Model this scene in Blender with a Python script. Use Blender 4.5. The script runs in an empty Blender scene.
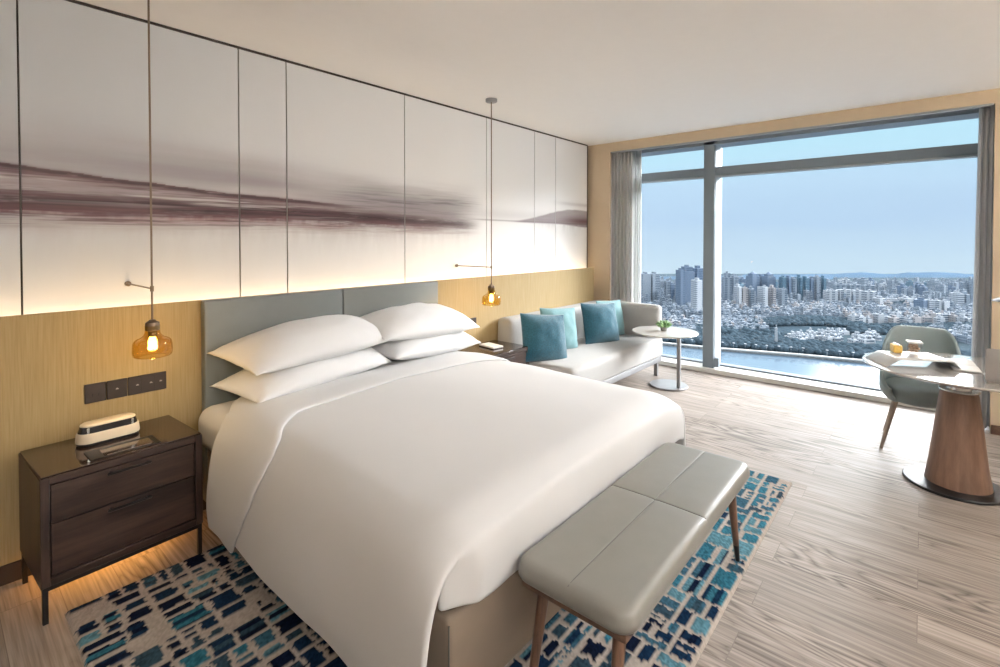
import bpy, bmesh, math, random
import numpy as np
from mathutils import Vector, Matrix, noise as mnoise
R = math.radians
rnd = random.Random(7)
C = bpy.context.scene.collection
scene = bpy.context.scene

# ------------------------------------------------------------------ materials
def nm(name):
    m = bpy.data.materials.new(name); m.use_nodes = True
    nt = m.node_tree; b = nt.nodes['Principled BSDF']
    return m, nt, b
def setp(b, k, v):
    if k in b.inputs: b.inputs[k].default_value = v
def mat(name, col, rough=.5, metal=0., var=.06, vscale=12., bump=0., bscale=200., coat=0., sheen=0., stretch=(1,1,1), spec=.5):
    m, nt, b = nm(name); N = nt.nodes; L = nt.links
    setp(b, 'Roughness', rough); setp(b, 'Metallic', metal); setp(b, 'Coat Weight', coat); setp(b, 'Coat Roughness', .08)
    setp(b, 'Sheen Weight', sheen); setp(b, 'Specular IOR Level', spec)
    tc = N.new('ShaderNodeTexCoord'); mp = N.new('ShaderNodeMapping'); mp.inputs['Scale'].default_value = stretch
    L.new(tc.outputs['Object'], mp.inputs['Vector'])
    no = N.new('ShaderNodeTexNoise'); no.inputs['Scale'].default_value = vscale; no.inputs['Detail'].default_value = 5
    L.new(mp.outputs['Vector'], no.inputs['Vector'])
    mx = N.new('ShaderNodeMix'); mx.data_type = 'RGBA'
    c = np.array(col[:3]); lo = np.clip(c*(1-var*1.6), 0, 1); hi = np.clip(c*(1+var*1.6), 0, 1)
    mx.inputs[6].default_value = (*lo, 1); mx.inputs[7].default_value = (*hi, 1)
    L.new(no.outputs['Fac'], mx.inputs[0]); L.new(mx.outputs[2], b.inputs['Base Color'])
    if bump:
        n2 = N.new('ShaderNodeTexNoise'); n2.inputs['Scale'].default_value = bscale; n2.inputs['Detail'].default_value = 3
        L.new(mp.outputs['Vector'], n2.inputs['Vector'])
        bp = N.new('ShaderNodeBump'); bp.inputs['Strength'].default_value = bump; bp.inputs['Distance'].default_value = .004
        L.new(n2.outputs['Fac'], bp.inputs['Height']); L.new(bp.outputs['Normal'], b.inputs['Normal'])
    return m
def emit(name, col, s):
    m, nt, b = nm(name); setp(b, 'Base Color', (*col, 1)); setp(b, 'Emission Color', (*col, 1)); setp(b, 'Emission Strength', s)
    return m
def woodmat(name, c1, c2, rough=.45, axis='X', scale=9., coat=0.):
    m, nt, b = nm(name); N = nt.nodes; L = nt.links
    setp(b, 'Roughness', rough); setp(b, 'Coat Weight', coat)
    tc = N.new('ShaderNodeTexCoord'); mp = N.new('ShaderNodeMapping')
    s = {'X': (.08, 1, 1), 'Y': (1, .08, 1), 'Z': (1, 1, .08)}[axis]
    mp.inputs['Scale'].default_value = s; L.new(tc.outputs['Object'], mp.inputs['Vector'])
    n1 = N.new('ShaderNodeTexNoise'); n1.inputs['Scale'].default_value = scale*10; n1.inputs['Detail'].default_value = 6; n1.inputs['Roughness'].default_value = .65
    L.new(mp.outputs['Vector'], n1.inputs['Vector'])
    n2 = N.new('ShaderNodeTexNoise'); n2.inputs['Scale'].default_value = scale*2; n2.inputs['Distortion'].default_value = 1.
    L.new(mp.outputs['Vector'], n2.inputs['Vector'])
    ad = N.new('ShaderNodeMath'); ad.operation = 'ADD'; L.new(n1.outputs['Fac'], ad.inputs[0]); L.new(n2.outputs['Fac'], ad.inputs[1])
    cr = N.new('ShaderNodeValToRGB'); cr.color_ramp.elements[0].position = .38; cr.color_ramp.elements[1].position = .62
    cr.color_ramp.elements[0].color = (*c1, 1); cr.color_ramp.elements[1].color = (*c2, 1)
    hf = N.new('ShaderNodeMath'); hf.operation = 'MULTIPLY'; hf.inputs[1].default_value = .5; L.new(ad.outputs[0], hf.inputs[0])
    L.new(hf.outputs[0], cr.inputs['Fac']); L.new(cr.outputs['Color'], b.inputs['Base Color'])
    bp = N.new('ShaderNodeBump'); bp.inputs['Strength'].default_value = .15; bp.inputs['Distance'].default_value = .002
    L.new(n1.outputs['Fac'], bp.inputs['Height']); L.new(bp.outputs['Normal'], b.inputs['Normal'])
    return m
def vcol(name, rough=.8, bump=0., bscale=400., spec=.3, sheen=0.):
    m, nt, b = nm(name); N = nt.nodes; L = nt.links
    a = N.new('ShaderNodeVertexColor'); a.layer_name = 'Col'
    L.new(a.outputs['Color'], b.inputs['Base Color']); setp(b, 'Roughness', rough); setp(b, 'Specular IOR Level', spec); setp(b, 'Sheen Weight', sheen)
    if bump:
        tc = N.new('ShaderNodeTexCoord'); n2 = N.new('ShaderNodeTexNoise'); n2.inputs['Scale'].default_value = bscale
        L.new(tc.outputs['Object'], n2.inputs['Vector'])
        bp = N.new('ShaderNodeBump'); bp.inputs['Strength'].default_value = bump; bp.inputs['Distance'].default_value = .006
        L.new(n2.outputs['Fac'], bp.inputs['Height']); L.new(bp.outputs['Normal'], b.inputs['Normal'])
    return m
def glassmat(name, tint, refl=.08, rough=0., edge=.5):
    m = bpy.data.materials.new(name); m.use_nodes = True; nt = m.node_tree; N = nt.nodes; L = nt.links
    for n in list(N): N.remove(n)
    o = N.new('ShaderNodeOutputMaterial'); t = N.new('ShaderNodeBsdfTransparent'); g = N.new('ShaderNodeBsdfGlossy')
    t.inputs['Color'].default_value = (*tint, 1); g.inputs['Roughness'].default_value = rough
    mx = N.new('ShaderNodeMixShader'); lw = N.new('ShaderNodeLayerWeight'); lw.inputs['Blend'].default_value = .5
    pw = N.new('ShaderNodeMath'); pw.operation = 'POWER'; pw.inputs[1].default_value = 4.; L.new(lw.outputs['Facing'], pw.inputs[0])
    mu = N.new('ShaderNodeMath'); mu.operation = 'MULTIPLY_ADD'; mu.inputs[1].default_value = edge; mu.inputs[2].default_value = refl
    L.new(pw.outputs[0], mu.inputs[0]); mu.use_clamp = True
    L.new(mu.outputs[0], mx.inputs['Fac']); L.new(t.outputs[0], mx.inputs[1]); L.new(g.outputs[0], mx.inputs[2]); L.new(mx.outputs[0], o.inputs['Surface'])
    return m

def clothmat(name, col, trans):
    m = bpy.data.materials.new(name); m.use_nodes = True; nt = m.node_tree; N = nt.nodes; L = nt.links; b = N['Principled BSDF']; setp(b, 'Roughness', .9); setp(b, 'Specular IOR Level', .1)
    tc = N.new('ShaderNodeTexCoord'); no = N.new('ShaderNodeTexNoise'); no.inputs['Scale'].default_value = 9; L.new(tc.outputs['Object'], no.inputs['Vector'])
    mx = N.new('ShaderNodeMix'); mx.data_type = 'RGBA'; mx.inputs[6].default_value = (*[c*.97 for c in col], 1); mx.inputs[7].default_value = (*[c*1.03 for c in col], 1); L.new(no.outputs['Fac'], mx.inputs[0]); L.new(mx.outputs[2], b.inputs['Base Color'])
    t = N.new('ShaderNodeBsdfTranslucent'); L.new(mx.outputs[2], t.inputs['Color']); ms = N.new('ShaderNodeMixShader'); ms.inputs[0].default_value = trans
    L.new(b.outputs[0], ms.inputs[1]); L.new(t.outputs[0], ms.inputs[2]); L.new(ms.outputs[0], N['Material Output'].inputs['Surface']); return m
def floormat():
    m, nt, b = nm('oak_plank_floor'); N = nt.nodes; L = nt.links; setp(b, 'Specular IOR Level', .33)
    tc = N.new('ShaderNodeTexCoord'); rot = N.new('ShaderNodeMapping'); rot.inputs['Rotation'].default_value = (0, 0, R(90))
    L.new(tc.outputs['Object'], rot.inputs['Vector'])
    br = N.new('ShaderNodeTexBrick'); br.offset = .37; br.inputs['Scale'].default_value = 1.; br.inputs['Brick Width'].default_value = 1.45
    br.inputs['Row Height'].default_value = .19; br.inputs['Mortar Size'].default_value = .0016; br.inputs['Mortar Smooth'].default_value = .3
    br.inputs['Color1'].default_value = (0, 0, 0, 1); br.inputs['Color2'].default_value = (1, 1, 1, 1); br.inputs['Mortar'].default_value = (.5, .5, .5, 1)
    L.new(rot.outputs['Vector'], br.inputs['Vector'])
    # per plank offset of the grain
    off = N.new('ShaderNodeVectorMath'); off.operation = 'MULTIPLY_ADD'; off.inputs[1].default_value = (7.3, 3.1, 5.7)
    L.new(br.outputs['Color'], off.inputs[0]); L.new(rot.outputs['Vector'], off.inputs[2])
    st = N.new('ShaderNodeMapping'); st.inputs['Scale'].default_value = (.16, 1, 1); L.new(off.outputs[0], st.inputs['Vector'])
    wv = N.new('ShaderNodeTexNoise'); wv.inputs['Scale'].default_value = 5.5; wv.inputs['Detail'].default_value = 1.5; wv.inputs['Distortion'].default_value = .5
    L.new(st.outputs['Vector'], wv.inputs['Vector'])
    rg = N.new('ShaderNodeMath'); rg.operation = 'MULTIPLY'; rg.inputs[1].default_value = 16.; L.new(wv.outputs['Fac'], rg.inputs[0])
    fr = N.new('ShaderNodeMath'); fr.operation = 'PINGPONG'; fr.inputs[1].default_value = .5; L.new(rg.outputs[0], fr.inputs[0])
    fine = N.new('ShaderNodeMapping'); fine.inputs['Scale'].default_value = (.03, 1, 1); L.new(off.outputs[0], fine.inputs['Vector'])
    fn = N.new('ShaderNodeTexNoise'); fn.inputs['Scale'].default_value = 90.; fn.inputs['Detail'].default_value = 4; L.new(fine.outputs['Vector'], fn.inputs['Vector'])
    big = N.new('ShaderNodeTexNoise'); big.inputs['Scale'].default_value = 2.2; big.inputs['Detail'].default_value = 2; L.new(st.outputs['Vector'], big.inputs['Vector'])
    cr = N.new('ShaderNodeValToRGB'); e = cr.color_ramp.elements
    e[0].position = .0; e[0].position = .06; e[0].color = (.118, .094, .080, 1); e[1].position = .42; e[1].color = (.36, .305, .265, 1)
    pk = N.new('ShaderNodeMath'); pk.operation = 'POWER'; pk.inputs[1].default_value = .45; L.new(fr.outputs[0], pk.inputs[0])
    mk = N.new('ShaderNodeMapRange'); mk.inputs['From Min'].default_value = .42; mk.inputs['From Max'].default_value = .62; mk.inputs['To Min'].default_value = .05; mk.inputs['To Max'].default_value = .55; L.new(big.outputs['Fac'], mk.inputs['Value'])
    iv = N.new('ShaderNodeMath'); iv.operation = 'SUBTRACT'; iv.inputs[0].default_value = .72; L.new(pk.outputs[0], iv.inputs[1])
    im = N.new('ShaderNodeMath'); im.operation = 'MULTIPLY'; L.new(iv.outputs[0], im.inputs[0]); L.new(mk.outputs[0], im.inputs[1])
    s1 = N.new('ShaderNodeMath'); s1.operation = 'SUBTRACT'
    s0 = N.new('ShaderNodeMath'); s0.operation = 'MULTIPLY'; s0.inputs[1].default_value = .66; L.new(fn.outputs['Fac'], s0.inputs[0]); L.new(s0.outputs[0], s1.inputs[0]); L.new(im.outputs[0], s1.inputs[1])
    L.new(s1.outputs[0], cr.inputs['Fac'])
    # plank to plank tone
    tone = N.new('ShaderNodeMapRange'); tone.inputs['To Min'].default_value = .86; tone.inputs['To Max'].default_value = 1.1; L.new(br.outputs['Color'], tone.inputs['Value'])
    t2 = N.new('ShaderNodeMapRange'); t2.inputs['From Min'].default_value = .3; t2.inputs['From Max'].default_value = .7; t2.inputs['To Min'].default_value = .86; t2.inputs['To Max'].default_value = 1.1; L.new(big.outputs['Fac'], t2.inputs['Value'])
    tm = N.new('ShaderNodeMath'); tm.operation = 'MULTIPLY'; L.new(tone.outputs[0], tm.inputs[0]); L.new(t2.outputs[0], tm.inputs[1])
    mu = N.new('ShaderNodeMix'); mu.data_type = 'RGBA'; mu.blend_type = 'MULTIPLY'; mu.inputs[0].default_value = 1.
    L.new(cr.outputs['Color'], mu.inputs[6]); L.new(tm.outputs[0], mu.inputs[7])
    mo = N.new('ShaderNodeMix'); mo.data_type = 'RGBA'; mo.inputs[7].default_value = (.12, .095, .08, 1)
    mf = N.new('ShaderNodeMath'); mf.operation = 'MULTIPLY'; mf.inputs[1].default_value = .65; L.new(br.outputs['Fac'], mf.inputs[0])
    L.new(mf.outputs[0], mo.inputs[0]); L.new(mu.outputs[2], mo.inputs[6]); L.new(mo.outputs[2], b.inputs['Base Color'])
    rr = N.new('ShaderNodeMapRange'); rr.inputs['To Min'].default_value = .55; rr.inputs['To Max'].default_value = .40; L.new(cr.outputs['Color'], rr.inputs['Value'])
    rr.inputs['From Min'].default_value = .15; rr.inputs['From Max'].default_value = .45
    L.new(rr.outputs[0], b.inputs['Roughness'])
    bp = N.new('ShaderNodeBump'); bp.inputs['Strength'].default_value = .22; bp.inputs['Distance'].default_value = .003
    L.new(s1.outputs[0], bp.inputs['Height']); L.new(bp.outputs['Normal'], b.inputs['Normal'])
    return m

def wovenmat(name, c1, c2, rough=.75):            # vertical silk like striae of the wall covering
    m, nt, b = nm(name); N = nt.nodes; L = nt.links; setp(b, 'Roughness', rough); setp(b, 'Sheen Weight', .1)
    tc = N.new('ShaderNodeTexCoord'); mp = N.new('ShaderNodeMapping'); mp.inputs['Scale'].default_value = (1, 1, .03)
    L.new(tc.outputs['Object'], mp.inputs['Vector'])
    no = N.new('ShaderNodeTexNoise'); no.inputs['Scale'].default_value = 160; no.inputs['Detail'].default_value = 4; L.new(mp.outputs['Vector'], no.inputs['Vector'])
    cr = N.new('ShaderNodeValToRGB'); cr.color_ramp.elements[0].position = .3; cr.color_ramp.elements[1].position = .7
    cr.color_ramp.elements[0].color = (*c1, 1); cr.color_ramp.elements[1].color = (*c2, 1)
    L.new(no.outputs['Fac'], cr.inputs['Fac']); L.new(cr.outputs['Color'], b.inputs['Base Color'])
    return m

def facademat(name, wall, win, fl=3.2, bay=3.6):
    m, nt, b = nm(name); N = nt.nodes; L = nt.links; setp(b, 'Roughness', .8); setp(b, 'Specular IOR Level', .2)
    g = N.new('ShaderNodeNewGeometry'); sp = N.new('ShaderNodeSeparateXYZ'); L.new(g.outputs['Position'], sp.inputs[0])
    def stripe(src, per, duty):
        a = N.new('ShaderNodeMath'); a.operation = 'DIVIDE'; a.inputs[1].default_value = per; L.new(src, a.inputs[0])
        f = N.new('ShaderNodeMath'); f.operation = 'FRACT'; L.new(a.outputs[0], f.inputs[0])
        c = N.new('ShaderNodeMath'); c.operation = 'GREATER_THAN'; c.inputs[1].default_value = duty; L.new(f.outputs[0], c.inputs[0]); return c.outputs[0]
    xy = N.new('ShaderNodeMath'); xy.operation = 'ADD'; L.new(sp.outputs[0], xy.inputs[0]); L.new(sp.outputs[1], xy.inputs[1])
    s1 = stripe(sp.outputs[2], fl, .5); s2 = stripe(xy.outputs[0], bay, .45)
    mu = N.new('ShaderNodeMath'); mu.operation = 'MULTIPLY'; L.new(s1, mu.inputs[0]); L.new(s2, mu.inputs[1])
    nz = N.new('ShaderNodeSeparateXYZ'); L.new(g.outputs['Normal'], nz.inputs[0])
    ab = N.new('ShaderNodeMath'); ab.operation = 'LESS_THAN'; ab.inputs[1].default_value = .5; L.new(nz.outputs[2], ab.inputs[0])
    m2 = N.new('ShaderNodeMath'); m2.operation = 'MULTIPLY'; L.new(mu.outputs[0], m2.inputs[0]); L.new(ab.outputs[0], m2.inputs[1])
    mx = N.new('ShaderNodeMix'); mx.data_type = 'RGBA'; mx.inputs[6].default_value = (*wall, 1); mx.inputs[7].default_value = (*win, 1)
    L.new(m2.outputs[0], mx.inputs[0]); L.new(mx.outputs[2], b.inputs['Base Color'])
    return m

M = {}
M['floor'] = floormat()
M['ceiling'] = mat('ceiling_paint', (.88, .86, .835), .9, var=.01)
M['wallpaint'] = mat('beige_wall_paint', (.52, .42, .30), .8, var=.02, bump=.05)
M['wall_white'] = mat('plain_wall_paint', (.62, .55, .47), .9, var=.02)
M['woven'] = wovenmat('ochre_woven_wallcovering', (.285, .205, .088), (.355, .265, .132))
M['dark_trim'] = mat('dark_skirting', (.03, .018, .012), .5)
M['mural'] = vcol('ink_wash_mural', .55, spec=.35)
M['darkgap'] = mat('dark_metal_joint', (.05, .04, .036), .4, metal=.6)
M['hb'] = mat('grey_green_leather', (.135, .150, .147), .42, var=.05, bump=.08, bscale=300)
M['bedbase'] = mat('taupe_upholstery', (.20, .155, .115), .7, var=.05, bump=.15, bscale=400)
M['linen'] = mat('white_bed_linen', (.585, .585, .59), .75, var=.008, bump=.04, bscale=900, sheen=.1)
M['pillow'] = mat('white_pillow_cotton', (.70, .705, .715), .75, var=.008, bump=.04, bscale=900, sheen=.1)
M['sheet'] = mat('white_fitted_sheet', (.57, .565, .56), .7, var=.01, bump=.04, bscale=700)
M['nswood'] = woodmat('dark_smoked_oak', (.016, .009, .007), (.058, .033, .025), .42, 'X', 7)
M['nswoodz'] = woodmat('dark_smoked_oak_upright', (.016, .009, .007), (.058, .033, .025), .42, 'Z', 7)
M['nsglass'] = mat('smoked_glass_top', (.030, .016, .012), .10, var=.03, coat=.5)
M['black'] = mat('black_metal', (.012, .011, .011), .38, metal=.3)
M['cream'] = mat('cream_plastic', (.72, .62, .48), .35, var=.01)
M['display'] = mat('dark_display', (.012, .012, .016), .12)
M['chrome'] = mat('brushed_chrome', (.62, .62, .63), .25, metal=1., var=.02)
M['bronze'] = mat('bronze_metal', (.20, .15, .11), .35, metal=.9)
M['grey_metal'] = mat('grey_metal', (.30, .30, .31), .4, metal=.7)
M['amber'] = glassmat('amber_glass', (.96, .85, .54), .05, edge=.45)
M['bulb'] = emit('glowing_filament_bulb', (1., .62, .18), 14)
M['plate'] = mat('dark_switch_plate', (.030, .022, .020), .4, var=.05, bump=.1, bscale=600)
M['icon'] = mat('pale_icon_print', (.38, .35, .32), .6)
M['leather'] = mat('stone_grey_leather', (.19, .183, .165), .36, var=.05, bump=.08, bscale=350)
M['stitch'] = mat('dark_stitching', (.10, .095, .085), .7)
M['walnut'] = woodmat('walnut_wood', (.07, .036, .024), (.16, .085, .055), .4, 'Z', 8)
M['walnutx'] = woodmat('walnut_apron', (.06, .03, .02), (.13, .07, .045), .4, 'X', 8)
M['pedestal'] = woodmat('mid_walnut_veneer', (.14, .078, .05), (.235, .135, .09), .4, 'Z', 5)
M['sofa'] = mat('light_grey_tweed', (.34, .335, .325), .9, var=.10, vscale=180, bump=.3, bscale=500, sheen=.15)
M['teal'] = mat('teal_boucle', (.010, .07, .105), .95, var=.45, vscale=90, bump=.5, bscale=220, sheen=.3)
M['aqua'] = mat('pale_aqua_fabric', (.125, .25, .27), .9, var=.12, vscale=120, bump=.3, bscale=300, sheen=.2)
M['marble'] = mat('pale_stone_top', (.55, .53, .50), .12, var=.05, vscale=5, coat=.3)
M['glasstop'] = mat('grey_glazed_top', (.40, .375, .345), .05, var=.03, vscale=4, coat=1.)
M['chair'] = mat('sage_leather', (.235, .29, .295), .38, var=.05, bump=.1, bscale=300)
M['ash'] = woodmat('pale_ash_legs', (.26, .19, .145), (.40, .31, .25), .45, 'Z', 8)
M['aluminium'] = mat('grey_window_aluminium', (.16, .195, .23), .6, metal=.0, var=.02)
M['alu_pale_lit'] = mat('pale_lit_aluminium', (.27, .30, .32), .5, metal=.1, var=.02)  # paler copy of the frame metal, also painted where window light falls
M['stone_sill'] = mat('pale_stone_sill', (.70, .70, .67), .35, var=.04)
M['pane'] = glassmat('window_glass', (.985, .99, .992), .006, edge=.35)
M['curtain'] = clothmat('grey_curtain_cloth', (.66, .655, .65), .38)
M['sheer'] = clothmat('white_sheer_cloth', (.80, .81, .81), .45)
M['pot'] = mat('grey_ceramic', (.22, .21, .20), .5)
M['succulent'] = mat('pale_green_succulent', (.17, .30, .13), .6, var=.2, vscale=60)
M['paper'] = mat('white_paper', (.80, .80, .79), .6, var=.01)
M['tray'] = mat('pale_grey_lacquer', (.66, .65, .635), .3, var=.02)
M['yellow'] = mat('yellow_snack_wrapper', (.70, .44, .10), .4, var=.3, vscale=70)
M['biscuit'] = mat('brown_biscuits', (.36, .22, .13), .7, var=.3, vscale=90)
M['jar'] = glassmat('clear_jar', (.93, .93, .92), .12)
M['laptop'] = mat('grey_aluminium_laptop', (.36, .34, .325), .4, metal=.5)
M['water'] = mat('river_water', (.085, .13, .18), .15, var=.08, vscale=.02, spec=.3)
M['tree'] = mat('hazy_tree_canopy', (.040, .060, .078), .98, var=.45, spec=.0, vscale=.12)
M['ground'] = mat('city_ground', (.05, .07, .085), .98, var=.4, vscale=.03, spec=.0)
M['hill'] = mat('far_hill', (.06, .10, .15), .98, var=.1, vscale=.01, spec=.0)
M['quay'] = mat('pale_quay_stone', (.42, .43, .44), .8)
M['fwhite'] = facademat('white_facade', (.34, .37, .41), (.07, .10, .14))
M['fgrey'] = facademat('grey_facade', (.20, .24, .29), (.05, .08, .12))
M['fblue'] = facademat('blue_grey_facade', (.12, .165, .235), (.05, .085, .14))
M['fteal'] = facademat('teal_glass_facade', (.09, .16, .22), (.04, .085, .13))
M['fpink'] = facademat('warm_grey_facade', (.30, .29, .30), (.07, .085, .11))
M['led'] = emit('warm_led_strip', (1., .75, .46), 9)
M['led_orange'] = emit('amber_led_strip', (1., .42, .08), 5)
M['fill_lampface'] = emit('added_lamp_diffuser', (1., .86, .70), 2)

# ------------------------------------------------------------------ geometry
class MB:
    def __init__(s): s.v = []; s.f = []
    def add(s, vs, fs):
        o = len(s.v); s.v += [tuple(map(float, p)) for p in vs]; s.f += [tuple(i+o for i in f) for f in fs]; return s
    def frombm(s, bm, mx=None):
        bm.verts.ensure_lookup_table(); bm.verts.index_update()
        s.add([(mx @ v.co if mx else v.co) for v in bm.verts], [[v.index for v in f.verts] for f in bm.faces]); bm.free(); return s
    def box(s, x0, x1, y0, y1, z0, z1, bev=0., seg=2, mx=None):
        bm = bmesh.new(); bmesh.ops.create_cube(bm, size=1)
        for v in bm.verts: v.co = ((v.co.x+.5)*(x1-x0)+x0, (v.co.y+.5)*(y1-y0)+y0, (v.co.z+.5)*(z1-z0)+z0)
        if bev: bmesh.ops.bevel(bm, geom=bm.edges[:], offset=bev, segments=seg, profile=.5, affect='EDGES')
        return s.frombm(bm, mx)
    def cone(s, p0, p1, r0, r1, n=16):
        p0 = Vector(p0); p1 = Vector(p1); d = (p1-p0).normalized(); a = d.orthogonal().normalized(); b = d.cross(a)
        vs = []
        for p, r in ((p0, r0), (p1, r1)):
            for i in range(n):
                t = 2*math.pi*i/n; vs.append(p+(a*math.cos(t)+b*math.sin(t))*r)
        fs = [(i, (i+1) % n, n+(i+1) % n, n+i) for i in range(n)] + [tuple(range(n-1, -1, -1)), tuple(range(n, 2*n))]
        return s.add(vs, fs)
    def tube(s, pts, r, n=8):
        for a, b in zip(pts[:-1], pts[1:]): s.cone(a, b, r, r, n)
        return s
    def lathe(s, prof, c=(0, 0, 0), n=40, sx=1., sy=1., close=True):
        vs = []; fs = []; k = len(prof)
        for i in range(n):
            t = 2*math.pi*i/n
            for r, z in prof: vs.append((c[0]+r*math.cos(t)*sx, c[1]+r*math.sin(t)*sy, c[2]+z))
        for i in range(n):
            for j in range(k-1):
                a = i*k+j; b = ((i+1) % n)*k+j; fs.append((a, b, b+1, a+1))
        if close:
            if prof[0][0] > 1e-6: fs.append(tuple(i*k for i in range(n-1, -1, -1)))
            if prof[-1][0] > 1e-6: fs.append(tuple(i*k+k-1 for i in range(n)))
        return s.add(vs, fs)
    def grid(s, P, closeu=False):
        a = np.asarray(P, float); nu, nv = a.shape[:2]; o = len(s.v)
        s.v += [tuple(p) for p in a.reshape(-1, 3)]
        for i in range(nu - (0 if closeu else 1)):
            for j in range(nv-1):
                i2 = (i+1) % nu; s.f.append((o+i*nv+j, o+i2*nv+j, o+i2*nv+j+1, o+i*nv+j+1))
        return s
    def prism(s, poly, z0, z1):
        n = len(poly); vs = [(x, y, z0) for x, y in poly]+[(x, y, z1) for x, y in poly]
        fs = [(i, (i+1) % n, n+(i+1) % n, n+i) for i in range(n)]+[tuple(range(n-1, -1, -1)), tuple(range(n, 2*n))]
        return s.add(vs, fs)
    def ico(s, c, r, sub=1, sz=1.):
        bm = bmesh.new(); bmesh.ops.create_icosphere(bm, subdivisions=sub, radius=1)
        return s.frombm(bm, Matrix.Translation(c) @ Matrix.Diagonal((r, r, r*sz, 1)))
BASE = {}
def build(mb, name, m, parent=None, at=None, local=False, sharp=40, merge=False, cols=None, solid=0., subd=0, smooth=True):
    me = bpy.data.meshes.new(name)
    b = Vector((0, 0, 0)) if local else (Vector(BASE[parent.name]) if parent else Vector(at or (0, 0, 0)))
    me.from_pydata([Vector(p)-b for p in mb.v], [], mb.f); me.update()
    if merge or True:
        bm = bmesh.new(); bm.from_mesh(me)
        if merge: bmesh.ops.remove_doubles(bm, verts=bm.verts[:], dist=.0005)
        if cols is None: bmesh.ops.recalc_face_normals(bm, faces=bm.faces[:])
        bm.to_mesh(me); bm.free()
    if cols is not None:
        ca = me.color_attributes.new('Col', 'FLOAT_COLOR', 'POINT')
        ca.data.foreach_set('color', np.c_[cols, np.ones(len(cols))].astype(np.float32).ravel())
    if smooth:
        me.shade_smooth(); me.set_sharp_from_angle(angle=R(sharp))
    me.materials.append(m)
    o = bpy.data.objects.new(name, me); C.objects.link(o)
    if solid:
        md = o.modifiers.new('thickness', 'SOLIDIFY'); md.thickness = solid; md.offset = -1
    if subd:
        md = o.modifiers.new('smooth', 'SUBSURF'); md.levels = subd; md.render_levels = subd
    if parent: o.parent = parent; BASE[o.name] = BASE[parent.name] if not local else (0, 0, 0)
    else: o.location = b; BASE[o.name] = tuple(b)
    return o
def tag(o, label=None, cat=None, group=None, kind=None):
    if label: o['label'] = label
    if cat: o['category'] = cat
    if group: o['group'] = group
    if kind: o['kind'] = kind
    return o
def thing(name, label, cat, loc, rot=(0, 0, 0), group=None, kind=None):
    o = bpy.data.objects.new(name, None); C.objects.link(o); o.location = loc; o.rotation_euler = rot; o.empty_display_size = .1
    BASE[o.name] = tuple(loc); return tag(o, label, cat, group, kind)
def struct(mb, name, m, label, cat='structure', **k): return tag(build(mb, name, m, **k), label, cat, None, 'structure')
def copy_tree(o, parent=None):
    c = o.copy(); C.objects.link(c); c.parent = parent
    for ch in list(o.children): copy_tree(ch, c)
    return c
def fbm(x, z, sx, sz, seed, octv=5, gain=.55):
    """2-D value noise on numpy arrays"""
    out = np.zeros_like(x); amp = 1.; tot = 0
    rs = np.random.RandomState(seed)
    for k in range(octv):
        T = rs.rand(256, 256); u = x*sx*2**k+rs.rand()*50+60; w = z*sz*2**k+rs.rand()*50+60
        i = np.floor(u).astype(int); j = np.floor(w).astype(int); fu = u-i; fw = w-j; fu = fu*fu*(3-2*fu); fw = fw*fw*(3-2*fw)
        g = lambda a, b: T[a % 256, b % 256]
        out += amp*((g(i, j)*(1-fu)+g(i+1, j)*fu)*(1-fw)+(g(i, j+1)*(1-fu)+g(i+1, j+1)*fu)*fw); tot += amp; amp *= gain
    return out/tot

# ------------------------------------------------------------------ room constants (metres)
EYE = 1.552; CEIL = 2.75
YP = 3.235      # face of the mural panels
YL = 3.13       # face of the ochre dado in front of them
XW = 5.55       # plane of the window wall
XG = 6.20       # glass
X0, Y0 = -2.3, -2.4

# floor, ceiling, walls
struct(MB().box(X0, XG+.1, Y0, 3.4, -.12, 0), 'floor', M['floor'], 'pale oak plank floor', 'floor')
struct(MB().box(X0, XG+.25, Y0, 3.45, CEIL, CEIL+.12), 'ceiling', M['ceiling'], 'smooth white ceiling', 'ceiling')
struct(MB().box(X0, 5.9, YP+.03, YP+.15, 0, CEIL), 'wall_bed', M['darkgap'], 'backing wall behind the mural panels', 'wall')
struct(MB().box(X0-.12, X0, Y0, 3.4, 0, CEIL), 'wall_back', M['wall_white'], 'wall behind the viewer', 'wall')
struct(MB().box(X0-.12, XG+.1, Y0-.12, Y0, 0, CEIL), 'wall_right', M['wall_white'], 'wall to the right of the viewer', 'wall')
wm = MB(); wm.box(XW, XW+.018, 2.95, YP+.06, 0, 2.64, .002, 1); wm.box(XW, XW+.06, Y0, YP+.06, 2.64, CEIL)
wm.box(XW, XW+.018, Y0, -.425, 0, 2.64, .002, 1)
struct(wm, 'wall_window', M['wallpaint'], 'beige wall framing the wide window', 'wall')
wr = MB(); wr.box(XW+.018, XG+.3, 2.98, 3.2, 0, CEIL); wr.box(XW+.018, XG+.3, -.62, -.5, 0, CEIL)
struct(wr, 'wall_reveal', M['wall_white'], 'side reveals of the window recess', 'wall')
struct(MB().box(XW+.004, XW+.05, -.42, 2.945, 2.622, 2.64, .002, 1), 'trim_1', M['alu_pale_lit'], 'thin pale strip painting the lit lower edge of the window header', 'trim')  # pale strip painted in for the header edge catching daylight
# dado (wainscot), skirting
dm = MB(); dm.box(X0, 5.475, YL, YL+.022, .0, 1.207, .002, 1)
struct(dm, 'trim_2', M['woven'], 'ochre woven dado along the bed wall', 'trim')
struct(MB().box(X0, 5.475, YL-.012, YL+.0, 0, .088, .003, 1), 'baseboard_left', M['dark_trim'], 'dark skirting along the bed wall', 'baseboard')
struct(MB().box(XW-.014, XW, Y0, -.43, 0, .075, .003, 1), 'baseboard_right', M['walnutx'], 'brown skirting right of the window', 'baseboard')
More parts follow.
